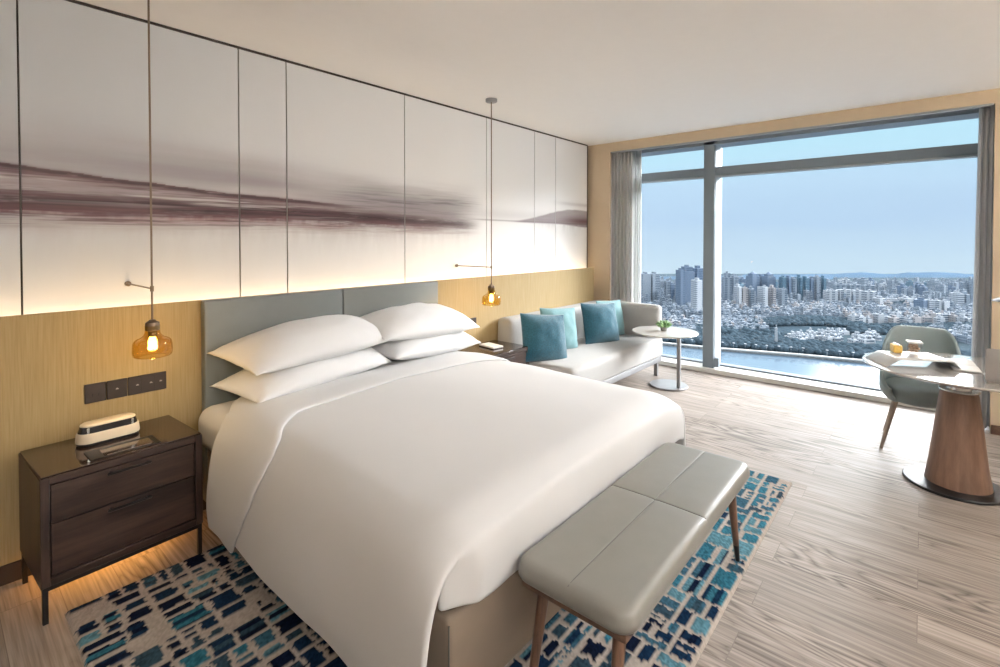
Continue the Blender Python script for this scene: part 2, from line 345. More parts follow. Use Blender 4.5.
# LED strip in the cove on top of the dado
tag(build(MB().box(X0, 5.46, YL+.03, YL+.05, 1.135, 1.15, .004, 1), 'light_strip', M['led'], at=(1.6, YL+.04, 1.135)), 'warm light strip hidden on top of the ochre dado', 'light')

# ------------------------------------------------------------------ mural panels
JX = [-1.75, -.70, .307, 1.291, 1.594, 2.583, 3.584, 4.368, 4.775, 5.481]
def mural(x, z):
    n1 = fbm(x, z, .8, 9, 1); n2 = fbm(x, z, 2.4, 38, 2, 5, .65); n3 = fbm(x, z, 6, 70, 3, 5, .7); n4 = fbm(x, z, .5, 1.2, 4, 3)
    nv = fbm(x, z, 22, 5, 9, 4, .6)
    panel_shade = np.clip((x+.2)/3.4, 0, 1)**.8*np.clip(1.25-.25*(z-1.2), .8, 1.1); panel_shade = np.clip(.42+.42*panel_shade+.22*np.clip((1.75-z)/.5, 0, 1)*(1-panel_shade), 0, .84)  # base painted darker to the left and brighter low down, following the room's light
    panel_shade = panel_shade+.02*n4; cool = np.clip(.9-panel_shade, 0, .3); base = np.stack([panel_shade, panel_shade+.09*cool, panel_shade+.22*cool], -1)
    col = base.copy()
    def lay(c, a):
        nonlocal col
        a = np.clip(a, 0, 1)[..., None]; col = col*(1-a)+np.array(c)*a
    bell = lambda t: np.exp(-t*t)
    sm = lambda a, b, t: np.clip((t-a)/(b-a), 0, 1)**2*(3-2*np.clip((t-a)/(b-a), 0, 1))
    # soft grey mist above the ridges
    c0 = 1.95-.05*x/1.6+.05*np.sin(x*1.7)
    left = 1-sm(2.9, 3.5, x)
    lay((.33, .305, .325), .62*left*bell((z-c0-.02)/.15)*(.40+1.0*n1)); lay((.26, .235, .255), .8*left*bell((z-c0+.04)/.075)*(.35+1.0*n1))
    lay((.40, .36, .37), .85*left*bell((z-1.75)/.11)*(.5+1.0*n2))
    # cloud bank
    cb = sm(1.75, 2.35, x)*(1-sm(3.15, 3.62, x))
    cz = 1.93-.03*(x-2.5)
    up = bell(np.maximum(z-cz, 0)/(.075*(.6+n1)))*bell(np.minimum(z-cz, 0)/.15)
    lay((.22, .205, .225), .92*cb*up*(.35+.95*n1))
    # upper ridge with a thin dark crest
    rz = 1.93-.078*np.minimum(x, 1.2)-.03*np.maximum(x-1.2, 0)+.02*(fbm(x, x*0, 3, 1, 11)-.5)
    rm = (1-sm(1.7, 2.3, x))
    lay((.17, .095, .10), 1.1*rm*np.where(z < rz, np.exp(-(rz-z)/.055), 0)*(.45+1.0*n2))
    lay((.04, .022, .027), 1.0*rm*bell((z-rz+.012)/.014)*sm(.25, .55, n3+.12))
    # dark maroon band
    bz = 1.705+.02*np.sin(x*1.1+.6)
    fade = 1-.55*sm(1.9, 3.2, x)-.45*sm(3.2, 3.55, x)
    lay((.09, .038, .048), 1.15*fade*bell((z-bz)/.06)*(.35+1.3*n2))
    lay((.025, .012, .016), 1.2*fade*bell((z-bz-.012)/.034)*sm(.25, .5, n3*.6+n2*.45))
    lay((.30, .17, .18), .6*fade*bell((z-bz+.055)/.05)*sm(.3, .7, n2))
    # streaky reflections under the band
    lay((.42, .39, .40), .6*fade*np.where(z < bz-.03, np.exp(-(bz-.03-z)/.09), 0)*sm(.3, .75, nv))
    stk = fbm(x, z, 2.2, 120, 31, 4, .6); stk2 = fbm(x, z, 5, 200, 37, 4, .7)
    zone = left*sm(1.60, 1.66, z)*(1-sm(-.03, .0, z-rz))
    lay((.10, .05, .06), .8*zone*sm(.50, .68, stk)*rm); lay((.08, .035, .045), .7*fade*bell((z-bz)/.07)*sm(.48, .66, stk2))
    lay((.70, .685, .69), .55*zone*rm*sm(.55, .72, fbm(x, z, 1.6, 60, 41, 4))*bell((z-(rz+bz)/2)/.05))
    lay((.10, .085, .10), .55*cb*bell((z-1.86)/.08)*sm(.45, .7, stk))
    # thin far shore on the right half
    sh = sm(3.2, 3.6, x)
    lay((.30, .28, .30), .8*sh*bell((z-1.748)/.007)); lay((.55, .54, .545), .5*sh*bell((z-1.80)/.06))
    hz = 1.748+.17*sm(3.9, 5.2, x)+.012*(fbm(x, x*0, 9, 1, 21)-.5)*sm(4.1, 4.6, x)
    hill = sm(3.9, 4.2, x)*sm(-.01, .012, hz-z)*sm(-.012, .012, z-1.738+.03*sm(4.8, 5.5, x))
    lay((.19, .145, .165), .92*hill*(.5+.6*n1)); lay((.12, .045, .055), .85*hill*sm(4.7, 5.4, x)*bell((z-1.78)/.04))
    lay((.38, .36, .37), .6*sm(4.6, 5.1, x)*bell((z-1.985)/.022)*(.3+.9*n1))
    lay((.45, .43, .44), .45*sm(4.2, 4.9, x)*np.where(z < 1.735, np.exp(-(1.735-z)/.06), 0)*sm(.3, .7, nv))
    return col
# two small sailing boats are painted on the water line
names = ['far left painted wall panel cut off by the frame edge', 'leftmost painted wall panel, only its right strip in the photo', 'wide painted wall panel above the left nightstand, with the darkest ridge lines',
         'narrow painted wall panel above the left end of the headboard', 'wide painted wall panel with a maroon shore fading into grey cloud, above the headboard split',
         'wide painted wall panel filled by the grey cloud bank', 'near-blank white wall panel behind the right pendant cord', 'narrow painted wall panel where the right hill begins to rise',
         'painted wall panel with a dark hill, last before the window wall']
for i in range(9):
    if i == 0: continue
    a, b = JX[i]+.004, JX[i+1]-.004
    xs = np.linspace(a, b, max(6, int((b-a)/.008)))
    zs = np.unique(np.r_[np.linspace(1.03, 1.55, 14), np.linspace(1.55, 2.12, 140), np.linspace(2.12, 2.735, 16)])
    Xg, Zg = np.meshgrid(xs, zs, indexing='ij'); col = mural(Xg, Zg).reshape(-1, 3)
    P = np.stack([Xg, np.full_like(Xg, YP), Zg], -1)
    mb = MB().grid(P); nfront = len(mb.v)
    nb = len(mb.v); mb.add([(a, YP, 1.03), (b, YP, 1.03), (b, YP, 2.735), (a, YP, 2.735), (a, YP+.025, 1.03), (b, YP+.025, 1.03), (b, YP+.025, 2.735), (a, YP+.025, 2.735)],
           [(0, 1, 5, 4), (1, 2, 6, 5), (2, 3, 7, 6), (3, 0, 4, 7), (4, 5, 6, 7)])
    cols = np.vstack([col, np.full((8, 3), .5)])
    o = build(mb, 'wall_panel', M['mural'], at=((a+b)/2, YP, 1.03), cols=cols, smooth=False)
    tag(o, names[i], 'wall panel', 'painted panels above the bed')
struct(MB().box(JX[1], 5.485, YP-.004, YP+.02, 2.737, CEIL), 'trim_3', M['darkgap'], 'thin dark strip between the panels and the ceiling', 'trim')

# ------------------------------------------------------------------ window
w = thing('window_1', 'wide floor to ceiling window with grey metal frame', 'window', (6.0, 1.3, .05), kind='structure')
ZT = 2.66
build(MB().box(6.0, 6.28, 1.848, 1.97, .03, CEIL, .004, 1), 'mullion', M['aluminium'], w)
build(MB().box(6.03, 6.262, 1.842, 1.8478, .06, CEIL, .001, 1), 'mullion_lit_side', M['alu_pale_lit'], w)  # paler sheet puts the daylight on this mullion face into the colour
fm = MB(); fm.box(6.0, 6.28, -.5, 2.98, ZT, CEIL, .004, 1); fm.box(6.06, 6.28, -.5, -.44, .03, CEIL, .004, 1); fm.box(6.06, 6.28, 2.9, 2.98, .03, CEIL, .004, 1)
fm.box(6.17, 6.28, -.5, 2.98, .03, .066, .003, 1)
build(fm, 'window_frame', M['aluminium'], w)
for a, b in ((-.44, 1.848), (1.97, 2.9)):
    t = build(MB().box(6.02, 6.27, a, b, 2.302, 2.40, .004, 1), 'transom', M['aluminium'], w)
    build(MB().box(6.016, 6.05, a, b, 2.284, 2.3015, .002, 1), 'transom_edge', M['alu_pale_lit'], t)
    build(MB().box(XG, XG+.012, a-.004, b+.004, .06, 2.31), 'glass_pane', M['pane'], w, smooth=False)
    build(MB().box(XG, XG+.012, a-.004, b+.004, 2.395, ZT+.005), 'glass_pane', M['pane'], w, smooth=False)
build(MB().box(6.005, 6.07, 1.79, 1.846, .066, .17, .006, 2), 'floor_socket', M['aluminium'], w)
struct(MB().box(5.95, 6.3, -.5, 2.98, 0, .05, .004, 1), 'trim_4', M['stone_sill'], 'low pale stone sill below the window', 'sill')

# ------------------------------------------------------------------ curtains
def pleats(x0, y0, y1, z0, z1, n, amp, thick_seed, flare=0.):
    rs = random.Random(thick_seed); nu = n*8+1; zs = np.linspace(z0, z1, 14); P = np.zeros((nu, len(zs), 3))
    ph = [rs.uniform(.75, 1.25) for _ in range(n+1)]
    for i in range(nu):
        t = i/(nu-1); a = ph[min(int(t*n), n)]
        for j, z in enumerate(zs):
            k = (z-z0)/(z1-z0)
            P[i, j] = (x0+amp*a*math.sin(2*math.pi*t*n)*(1-.35*k), y0+(y1-y0)*t+.006*math.sin(4*math.pi*t*n+1)+flare*(1-k)*t, z)
    return P
c = thing('curtain', 'grey pleated curtain gathered at the left end of the window', 'curtain', (5.68, 2.8, .02))
build(MB().grid(pleats(5.64, 2.972, 2.685, .02, 2.70, 6, .042, 3)), 'drape', M['curtain'], c, solid=.004)
build(MB().box(5.62, 5.66, 2.70, 2.96, 2.70, 2.749, .004, 1), 'heading_tape', M['curtain'], c)
s_ = thing('sheer_curtain', 'white sheer curtain bunched between the left grey curtain and the glass', 'curtain', (5.84, 2.72, .06))
build(MB().grid(pleats(5.83, 2.86, 2.665, .055, 2.70, 6, .022, 5)), 'drape', M['sheer'], s_, solid=.003)
build(MB().box(5.82, 5.845, 2.67, 2.86, 2.70, 2.749, .004, 1), 'heading_tape', M['sheer'], s_)
c = thing('curtain', 'grey pleated curtain gathered at the right end of the window', 'curtain', (5.64, -.41, .02))
build(MB().grid(pleats(5.64, -.475, -.345, .02, 2.70, 4, .036, 8, .03)), 'drape', M['curtain'], c, solid=.004)
build(MB().box(5.62, 5.66, -.47, -.35, 2.70, 2.749, .004, 1), 'heading_tape', M['curtain'], c)

# ------------------------------------------------------------------ headboard and bed
BX0, BX1 = 1.03, 2.80
h = thing('headboard', 'low grey leather headboard in two halves behind the pillows', 'headboard', (1.915, 3.1, .04))
for a, b in ((BX0, 1.9055), (1.9105, BX1)):
    build(MB().box(a, b, 3.068, YL-.0005, .06, 1.208, .010, 3), 'upholstered_panel', M['hb'], h)
build(MB().box(1.2, 2.6, 3.085, 3.12, .0, .061), 'foot_rail', M['black'], h)
b_ = thing('bed_base', 'taupe upholstered bed base standing partly on the blue rug', 'bed', (1.915, 2.05, 0))
bm_ = MB(); bm_.box(BX0, BX1, 1.085, 3.06, .06, .395, .022, 4)
bb = build(bm_, 'upholstered_box', M['bedbase'], b_)
for x in (BX0+.003, BX1-.003): build(MB().tube([(x, 1.088, .08), (x, 1.088, .37)], .003, 6), 'corner_seam', M['stitch'], bb)
for x in (1.12, 2.71):
    for y in (1.2, 2.95): build(MB().box(x-.04, x+.04, y-.04, y+.04, .0125, .0605, .004, 1), 'leg', M['black'], b_)
# mattress with fitted sheet
def rbox(x0, x1, y0, y1, z0, z1, r, n=26, m=26, amp=0., seed=0):
    """soft box: superellipse cross sections"""
    bm = bmesh.new(); bmesh.ops.create_cube(bm, size=2); bmesh.ops.subdivide_edges(bm, edges=bm.edges[:], cuts=n, use_grid_fill=True)
    cx, cy, cz = (x0+x1)/2, (y0+y1)/2, (z0+z1)/2; hx, hy, hz = (x1-x0)/2, (y1-y0)/2, (z1-z0)/2
    for v in bm.verts:
        # spread samples to the edges
        p = Vector([math.copysign(1-(1-abs(c))**1.7, c) for c in v.co]); p = Vector((p.x*hx, p.y*hy, p.z*hz))
        q = Vector((max(-hx+r, min(hx-r, p.x)), max(-hy+r, min(hy-r, p.y)), max(-hz+r, min(hz-r, p.z)))); d = p-q
        if d.length > 1e-9: p = q+d.normalized()*r
        if amp:
            nn = mnoise.noise_vector(Vector((p.x*5+seed, p.y*5, p.z*5)))
            p += nn*amp
        v.co = p+Vector((cx, cy, cz))
    return MB().frombm(bm)
mt = thing('mattress', 'thick mattress in a white fitted sheet, its corner bare beside the left nightstand', 'mattress', (1.915, 2.05, .396))
build(rbox(.965, 2.84, 1.14, 3.055, .397, .640, .09, amp=.006, seed=3), 'fitted_sheet', M['sheet'], mt, sharp=80)

def lerp_tab(t, tab):
    for (a, va), (b, vb) in zip(tab[:-1], tab[1:]):
        if t <= b: return va+(vb-va)*max(0, (t-a)/(b-a))
    return tab[-1][1]
def catmull(pts, n):
    p = np.array(pts, float); p = np.vstack([2*p[0]-p[1], p, 2*p[-1]-p[-2]]); out = []
    k = len(p)-3
    for i in range(k):
        for t in np.linspace(0, 1, n, endpoint=(i == k-1)):
            a, b, c, d = p[i:i+4]; out.append(.5*(2*b+(c-a)*t+(2*a-5*b+4*c-d)*t*t+(3*b-a-3*c+d)*t**3))
    return np.array(out)
prof = catmull([(.895, .135), (.888, .25), (.895, .38), (.915, .50), (.955, .595), (1.03, .655), (1.15, .682), (1.40, .692), (1.915, .698), (2.42, .692), (2.66, .684), (2.80, .655), (2.865, .58), (2.885, .45), (2.89, .30)], 6)
EL = 5*6      # index where the left drape becomes the top
ER = 11*6
pn = np.gradient(prof, axis=0); pn = np.stack([-pn[:, 1], pn[:, 0]], -1); pn /= np.linalg.norm(pn, axis=1, keepdims=True)
def cloth_noise(x, y, z, a):
    return a*mnoise.noise(Vector((x*1.8, y*1.8, z*1.8)))+a*.35*mnoise.noise(Vector((x*5, y*5+4, z*5)))
head_tab = [(0, 2.65), (16, 2.62), (24, 2.63), (30, 2.72), (34, 2.85), (38, 2.93), (90, 2.93)]
def duvet_pt(i, y, off=0.):
    x, z = prof[i]; left = i < EL; k = (EL-i)/EL if left else 0
    if not left: z -= .022*max(0., min(1., (y-2.55)/.22))
    # drape flares a little and waves
    if left:
        x += -.035*k*max(0, (1.6-y))/.6 + .018*k*math.sin(y*5.2+.6) + .012*k*max(0, 2.45-y)*.5
        z += .03*k*k*math.sin(y*3.1+1.2)
    x += pn[i, 0]*off; z += pn[i, 1]*off
    nz = cloth_noise(x, y, z, .010)
    x += pn[i, 0]*nz; z += pn[i, 1]*nz
    # foot rounding
    t = max(0, 1.20-y)/.16
    if not left: z -= .05*t*t
    else: z -= .05*t*t*(1-k)
    return (x, y, z)
nI = len(prof)
ys = np.r_[np.linspace(2.72, 1.22, 40), np.linspace(1.20, 1.035, 9)]
def remap(i, y): return y if y < 1.22 else 1.22+(y-1.22)/(2.72-1.22)*(lerp_tab(i, head_tab)-1.22)
G = np.array([[duvet_pt(i, remap(i, y)) for y in ys] for i in range(nI)])
dv = MB(); dv.grid(G)
# foot drop
foot = []
for i in range(EL, ER+1):
    col = []
    x, y, z = G[i, -1]
    u = (i-EL)/(ER-EL)
    hem = .415+.014*math.sin(u*9+.4)+.008*math.sin(u*23)+.03*max(0, 1-u*12)
    zs = [z-(z-hem)*t for t in np.linspace(0, 1, 9)]
    for j, zz in enumerate(zs):
        t = j/8; yy = y-.020*math.sin(min(1, t*2.2)*math.pi/2)+.012*t+.010*t*math.sin(x*11)
        col.append((x-.055*max(0, 1-u*14)*min(1, t*2.5)+.02*t*max(0, u-.9)*10, yy+.05*max(0, 1-u*10)*min(1, t*3), zz))
    foot.append(col)
dv.grid(foot)
d_ = thing('duvet', 'white duvet spread over the bed, its left side hanging near the rug', 'duvet', (1.915, 1.9, .65))
build(dv, 'cover', M['linen'], d_, merge=True, solid=.022, subd=1, sharp=180)
# turned back band
fold_tab = [(0, 2.36), (8, 2.22), (14, 2.13), (20, 2.09), (26, 2.09), (30, 2.15), (33, 2.24), (38, 2.36), (48, 2.41), (58, 2.36), (66, 2.30), (84, 2.28)]
F = []
for i in range(nI):
    ye = lerp_tab(i, fold_tab)+.003*math.sin(i*.5); row = []
    for t in np.linspace(0, 1, 16):
        hd = lerp_tab(i, head_tab)+.008; y = hd+(ye-hd)*t
        x, yy, z = duvet_pt(i, y, .016-.004*(t > .97)+.006*math.sin(t*math.pi))
        if i < 12 and t > .5: z -= .03*(t-.5)*2*(12-i)/12
        row.append((x, yy, z))
    F.append(row)
build(MB().grid(F), 'turned_back_edge', M['linen'], d_, solid=.014, subd=1, sharp=180)

# pillows
def pillow(L, W, H, seed=0, sag=0., n=36, pin=.10, wr=.006, p=2.4, q=.62, tp=0.):
    P = [[], []]
    s = np.linspace(-1, 1, n); s = np.sign(s)*(1-(1-abs(s))**1.45)
    for side in (1, -1):
        rows = []
        for a in s:
            r = []
            for b in s:
                x = a*L/2*(1-pin*.35*(1-abs(a)**2)*0-.045*(1-b*b)*abs(a)**3*pin*10*.5)
                x *= 1+tp*b
                y = b*W/2*(1-.05*(1-a*a)*abs(b)**3*pin*10*.5)
                th = ((1-abs(a)**p)*(1-abs(b)**p))**q if abs(a) < 1 and abs(b) < 1 else 0
                z = side*H/2*th*(1. if side > 0 else .82)
                e = max(abs(a), abs(b))
                fold = mnoise.noise(Vector((a*3.2+seed*7.1, b*3.2, side*.7+seed)))*wr*2.2*th+mnoise.noise(Vector((a*9+seed, b*9, seed*3.)))*wr*(e**4)*(1 if e < 1 else 0)
                z += fold*side - sag*(a*a+.5*b*b)*.5
                r.append((x, y, z))
            rows.append(r)
        P[0 if side > 0 else 1] = rows
    return MB().grid(P[0]).grid(P[1])
def add_pillow(label, loc, rot, L, W, H, m, name='pillow', cat='pillow', group=None, seed=0, piping=True, **k):
    r = thing(name, label, cat, loc, [R(a) for a in rot], group)
    body = build(pillow(L, W, H, seed, **k), 'case' if cat == 'pillow' else 'cover', m, r, local=True, merge=True, sharp=180)
    return r
g = 'white pillows on the bed'
add_pillow('lower white pillow of the left stack nearest the nightstand', (1.575, 2.875, .765), (5, -3, 3), .97, .42, .23, M['pillow'], group=g, seed=1, sag=.045, tp=.07)
add_pillow('upper white pillow of the left stack nearest the nightstand', (1.57, 2.87, .935), (10, -2.5, 3), .98, .43, .25, M['pillow'], group=g, seed=2, sag=.05, tp=.07)
add_pillow('lower white pillow of the right stack nearest the sofa', (2.47, 2.875, .775), (4, 2, 1), .91, .42, .23, M['pillow'], group=g, seed=3, sag=.02, tp=.05)
add_pillow('upper white pillow of the right stack nearest the sofa', (2.42, 2.87, .94), (9, 2.5, 1), .98, .43, .25, M['pillow'], group=g, seed=4, sag=.04, tp=.05)

# ------------------------------------------------------------------ nightstands
def nightstand(x0, label, tw=0.):
    x1 = x0+.597; y0, y1 = 2.68, 3.10
    r = thing('nightstand', label, 'nightstand', (x0+.3, 2.89, 0), group=None)
    for xa in (x0, x1-.03): build(MB().box(xa, xa+.03, y0, y1, .150, .592, .002, 1), 'side_panel', M['nswoodz'], r)
    bm = MB(); bm.box(x0+.03, x1-.03, y0, y1, .150, .182, .002, 1); bm.box(x0+.03, x1-.03, y0+.001, y1, .562, .592, .002, 1); bm.box(x0+.03, x1-.03, y1-.012, y1-.001, .18, .57)
    build(bm, 'carcass', M['nswood'], r)
    build(MB().box(x0+.004, x1-.004, y0+.004, y1-.004, .592, .600, .002, 1), 'glass_top', M['nsglass'], r)
    for z0, z1, hz in ((.400, .557, .532), (.186, .396, .372)):
        d = build(MB().box(x0+.034, x1-.034, y0+.006, y0+.028, z0, z1, .002, 1), 'drawer', M['nswood'], r)
        hb = MB(); hb.box(x0+.215, x0+.378, y0-.018, y0-.008, hz, hz+.012, .003, 1)
        for hx in (x0+.225, x0+.362): hb.box(hx, hx+.008, y0-.01, y0+.008, hz+.002, hz+.010)
        build(hb, 'handle', M['black'], d)
    fr = MB(); fr.box(x0+.004, x1-.004, y0+.003, y0+.021, .132, .150, .001, 1); fr.box(x0+.004, x1-.004, y1-.022, y1-.004, .132, .150, .001, 1)
    fr.box(x0+.004, x0+.022, y0+.02, y1-.02, .132, .150); fr.box(x1-.022, x1-.004, y0+.02, y1-.02, .132, .150)
    build(fr, 'base_rail', M['black'], r)
    for x in (x0+.004, x1-.022):
        for y in (y0+.003, y1-.021): build(MB().box(x, x+.018, y, y+.018, 0, .133, .001, 1), 'leg', M['black'], r)
    build(MB().box(x0+.10, x1-.10, y1-.09, y1-.075, .138, .149), 'night_light', M['led_orange'], r)
    r.rotation_euler = (0, 0, R(tw)); return r
nightstand(.283, 'dark wooden two-drawer nightstand at the left of the bed, clock on top', 3.)
nightstand(2.944, 'dark nightstand between bed and sofa, mostly hidden by the bed')

# clock radio
k = thing('clock_radio', 'cream clock radio with a dark display band on the left nightstand', 'clock', (.572, 2.955, .601), (0, 0, R(2)))
k.scale = (1.06, 1.06, 1.18)
def stad(lx, ly, z, n=12):
    pts = []
    r = ly/2
    for sgn, a0 in ((1, -90), (-1, 90)):
        for i in range(n+1):
            a = R(a0+180*i/n); pts.append((sgn*(lx/2-r)+r*math.cos(a), r*math.sin(a), z))
    return pts
def loft(rings, cap=True):
    m = MB(); n = len(rings[0]); vs = [p for q in rings for p in q]; fs = []
    for a in range(len(rings)-1):
        for i in range(n): fs.append((a*n+i, a*n+(i+1) % n, (a+1)*n+(i+1) % n, (a+1)*n+i))
    if cap: fs += [tuple(range(n-1, -1, -1)), tuple((len(rings)-1)*n+i for i in range(n))]
    return m.add(vs, fs)
build(loft([stad(.225, .088, 0), stad(.228, .090, .010)]), 'rubber_base', M['black'], k, local=True)
build(loft([stad(.232, .096, .010), stad(.234, .098, .014), stad(.228, .093, .042), stad(.222, .088, .048)]), 'body', M['cream'], k, local=True)
dsp = build(loft([stad(.218, .084, .048), stad(.200, .074, .072)]), 'display_band', M['display'], k, local=True)
for x in (-.08, .08): build(MB().box(x-.005, x+.005, -.042, -.034, .049, .070, .001, 1), 'chrome_post', M['chrome'], dsp, local=True)
build(loft([stad(.202, .076, .072), stad(.200, .075, .077), stad(.188, .066, .081)]), 'top_cover', M['cream'], k, local=True)

# leather mat with a printed card on the nightstand
p_ = thing('writing_mat', 'flat black mat with a dark printed card on the left nightstand', 'mat', (.595, 2.775, .6005), (0, 0, R(1)))
build(MB().box(-.135, .125, -.066, .062, .0, .004, .0015, 1), 'pad', M['black'], p_, local=True)
cd = build(MB().box(-.085, .10, -.060, .030, .004, .0055), 'card', M['nsglass'], p_, local=True)
ln = MB(); ln.box(-.075, .09, -.056, -.0535, .0055, .0058)
build(ln, 'printed_line', M['icon'], cd, local=True)

# switch plates
def plate(x0, x1, label, marks):
    r = thing('switch_plate', label, 'switch', ((x0+x1)/2, YL, .791), group=None)
    p = build(MB().box(x0+.0008, x1-.0008, YL-.009, YL-.0002, .744, .838, .002, 1), 'cover', M['plate'], r)
    for mx in marks:
        mk = MB(); mk.box(mx-.006, mx+.006, YL-.0096, YL-.0085, .789, .793); mk.box(mx-.004, mx+.003, YL-.0096, YL-.0085, .793, .796)
        build(mk, 'icon', M['icon'], r)
    if len(marks) > 1:
        for gx in np.linspace(x0, x1, len(marks)+1)[1:-1]: build(MB().box(gx-.0007, gx+.0007, YL-.0095, YL-.0085, .75, .832), 'gap_line', M['black'], p)
    if not marks:
        for dx in (-.012, .012): build(MB().box((x0+x1)/2+dx-.002, (x0+x1)/2+dx+.002, YL-.0096, YL-.0085, .775, .79), 'socket_slot', M['black'], p)
plate(.512, .598, 'blank dark socket plate, leftmost on the wall above the clock', [])
plate(.599, .685, 'dark switch plate with one icon, middle of the left wall strip', [.642])
plate(.686, .859, 'wide dark switch plate with three icons, left side of the bed', [.728, .788, .832])
plate(2.97, 3.145, 'dark switch plate behind the right pillows, half nearest the headboard', [])
plate(3.146, 3.32, 'dark switch plate just past the right pillow tip', [])

# right nightstand notepad
p_ = thing('notepad', 'small white notepad on the right nightstand', 'notepad', (3.28, 2.905, .6005), (0, 0, R(-8)))
build(MB().box(-.06, .06, -.10, .10, 0, .006, .001, 1), 'cover', M['nswood'], p_, local=True)
build(MB().box(-.057, .057, -.097, .097, .006, .020, .001, 1), 'pages', M['paper'], p_, local=True)

# ------------------------------------------------------------------ pendant lamps
def pendant(x, y, label):
    zb = .992
    r = thing('pendant_lamp', label, 'lamp', (x, y, CEIL), group=None)
    build(MB().lathe([(.0, 0), (.05, 0), (.05, -.022), (.045, -.026), (0, -.026)], (x, y, CEIL-.0005), 24), 'canopy', M['grey_metal'], r)
    build(MB().cone((x, y, CEIL-.024), (x, y, 1.165), .0045, .0045, 8), 'cord', M['bronze'], r)
    a = build(MB().cone((x, y-.006, 1.318), (x, YP-.012, 1.318), .004, .004, 8), 'wall_arm', M['bronze'], r)
    build(MB().cone((x, YP-.014, 1.318), (x, YP-.0005, 1.318), .014, .014, 16), 'wall_rose', M['bronze'], a)
    build(MB().cone((x, y, 1.305), (x, y, 1.331), .008, .008, 10), 'cord_clip', M['bronze'], a)
    so = MB().lathe([(0, .178), (.012, .178), (.016, .172), (.028, .165), (.030, .150), (.030, .128), (.018, .122), (.018, .098), (0, .098)], (x, y, zb), 24)
    build(so, 'socket', M['bronze'], r)
    outer = catmull([(.032, .150), (.031, .128), (.034, .108), (.048, .093), (.070, .082), (.079, .066), (.081, .045), (.081, .02), (.074, .004), (.055, .0)], 4)
    inner = outer[::-1]-np.array([.0025, -.0015])
    build(MB().lathe(np.vstack([outer, inner]).tolist(), (x, y, zb), 40, close=False), 'glass_shade', M['amber'], r, sharp=60)
    build(MB().lathe(catmull([(0.001, .0995), (.010, .098), (.015, .085), (.019, .070), (.017, .055), (.009, .045), (.0005, .042)], 4).tolist(), (x, y, zb), 20), 'bulb', M['bulb'], r)
    l = bpy.data.lights.new('pendant_glow', 'POINT'); l.energy = 2.6; l.color = (1., .72, .36); l.shadow_soft_size = .02
    lo = bpy.data.objects.new('pendant_glow', l); C.objects.link(lo); lo.location = (x, y, zb+.02)
pendant(.716, 2.805, 'amber glass pendant lamp hanging over the left nightstand')
pendant(3.170, 2.805, 'amber glass pendant lamp hanging at the right of the bed by the sofa')

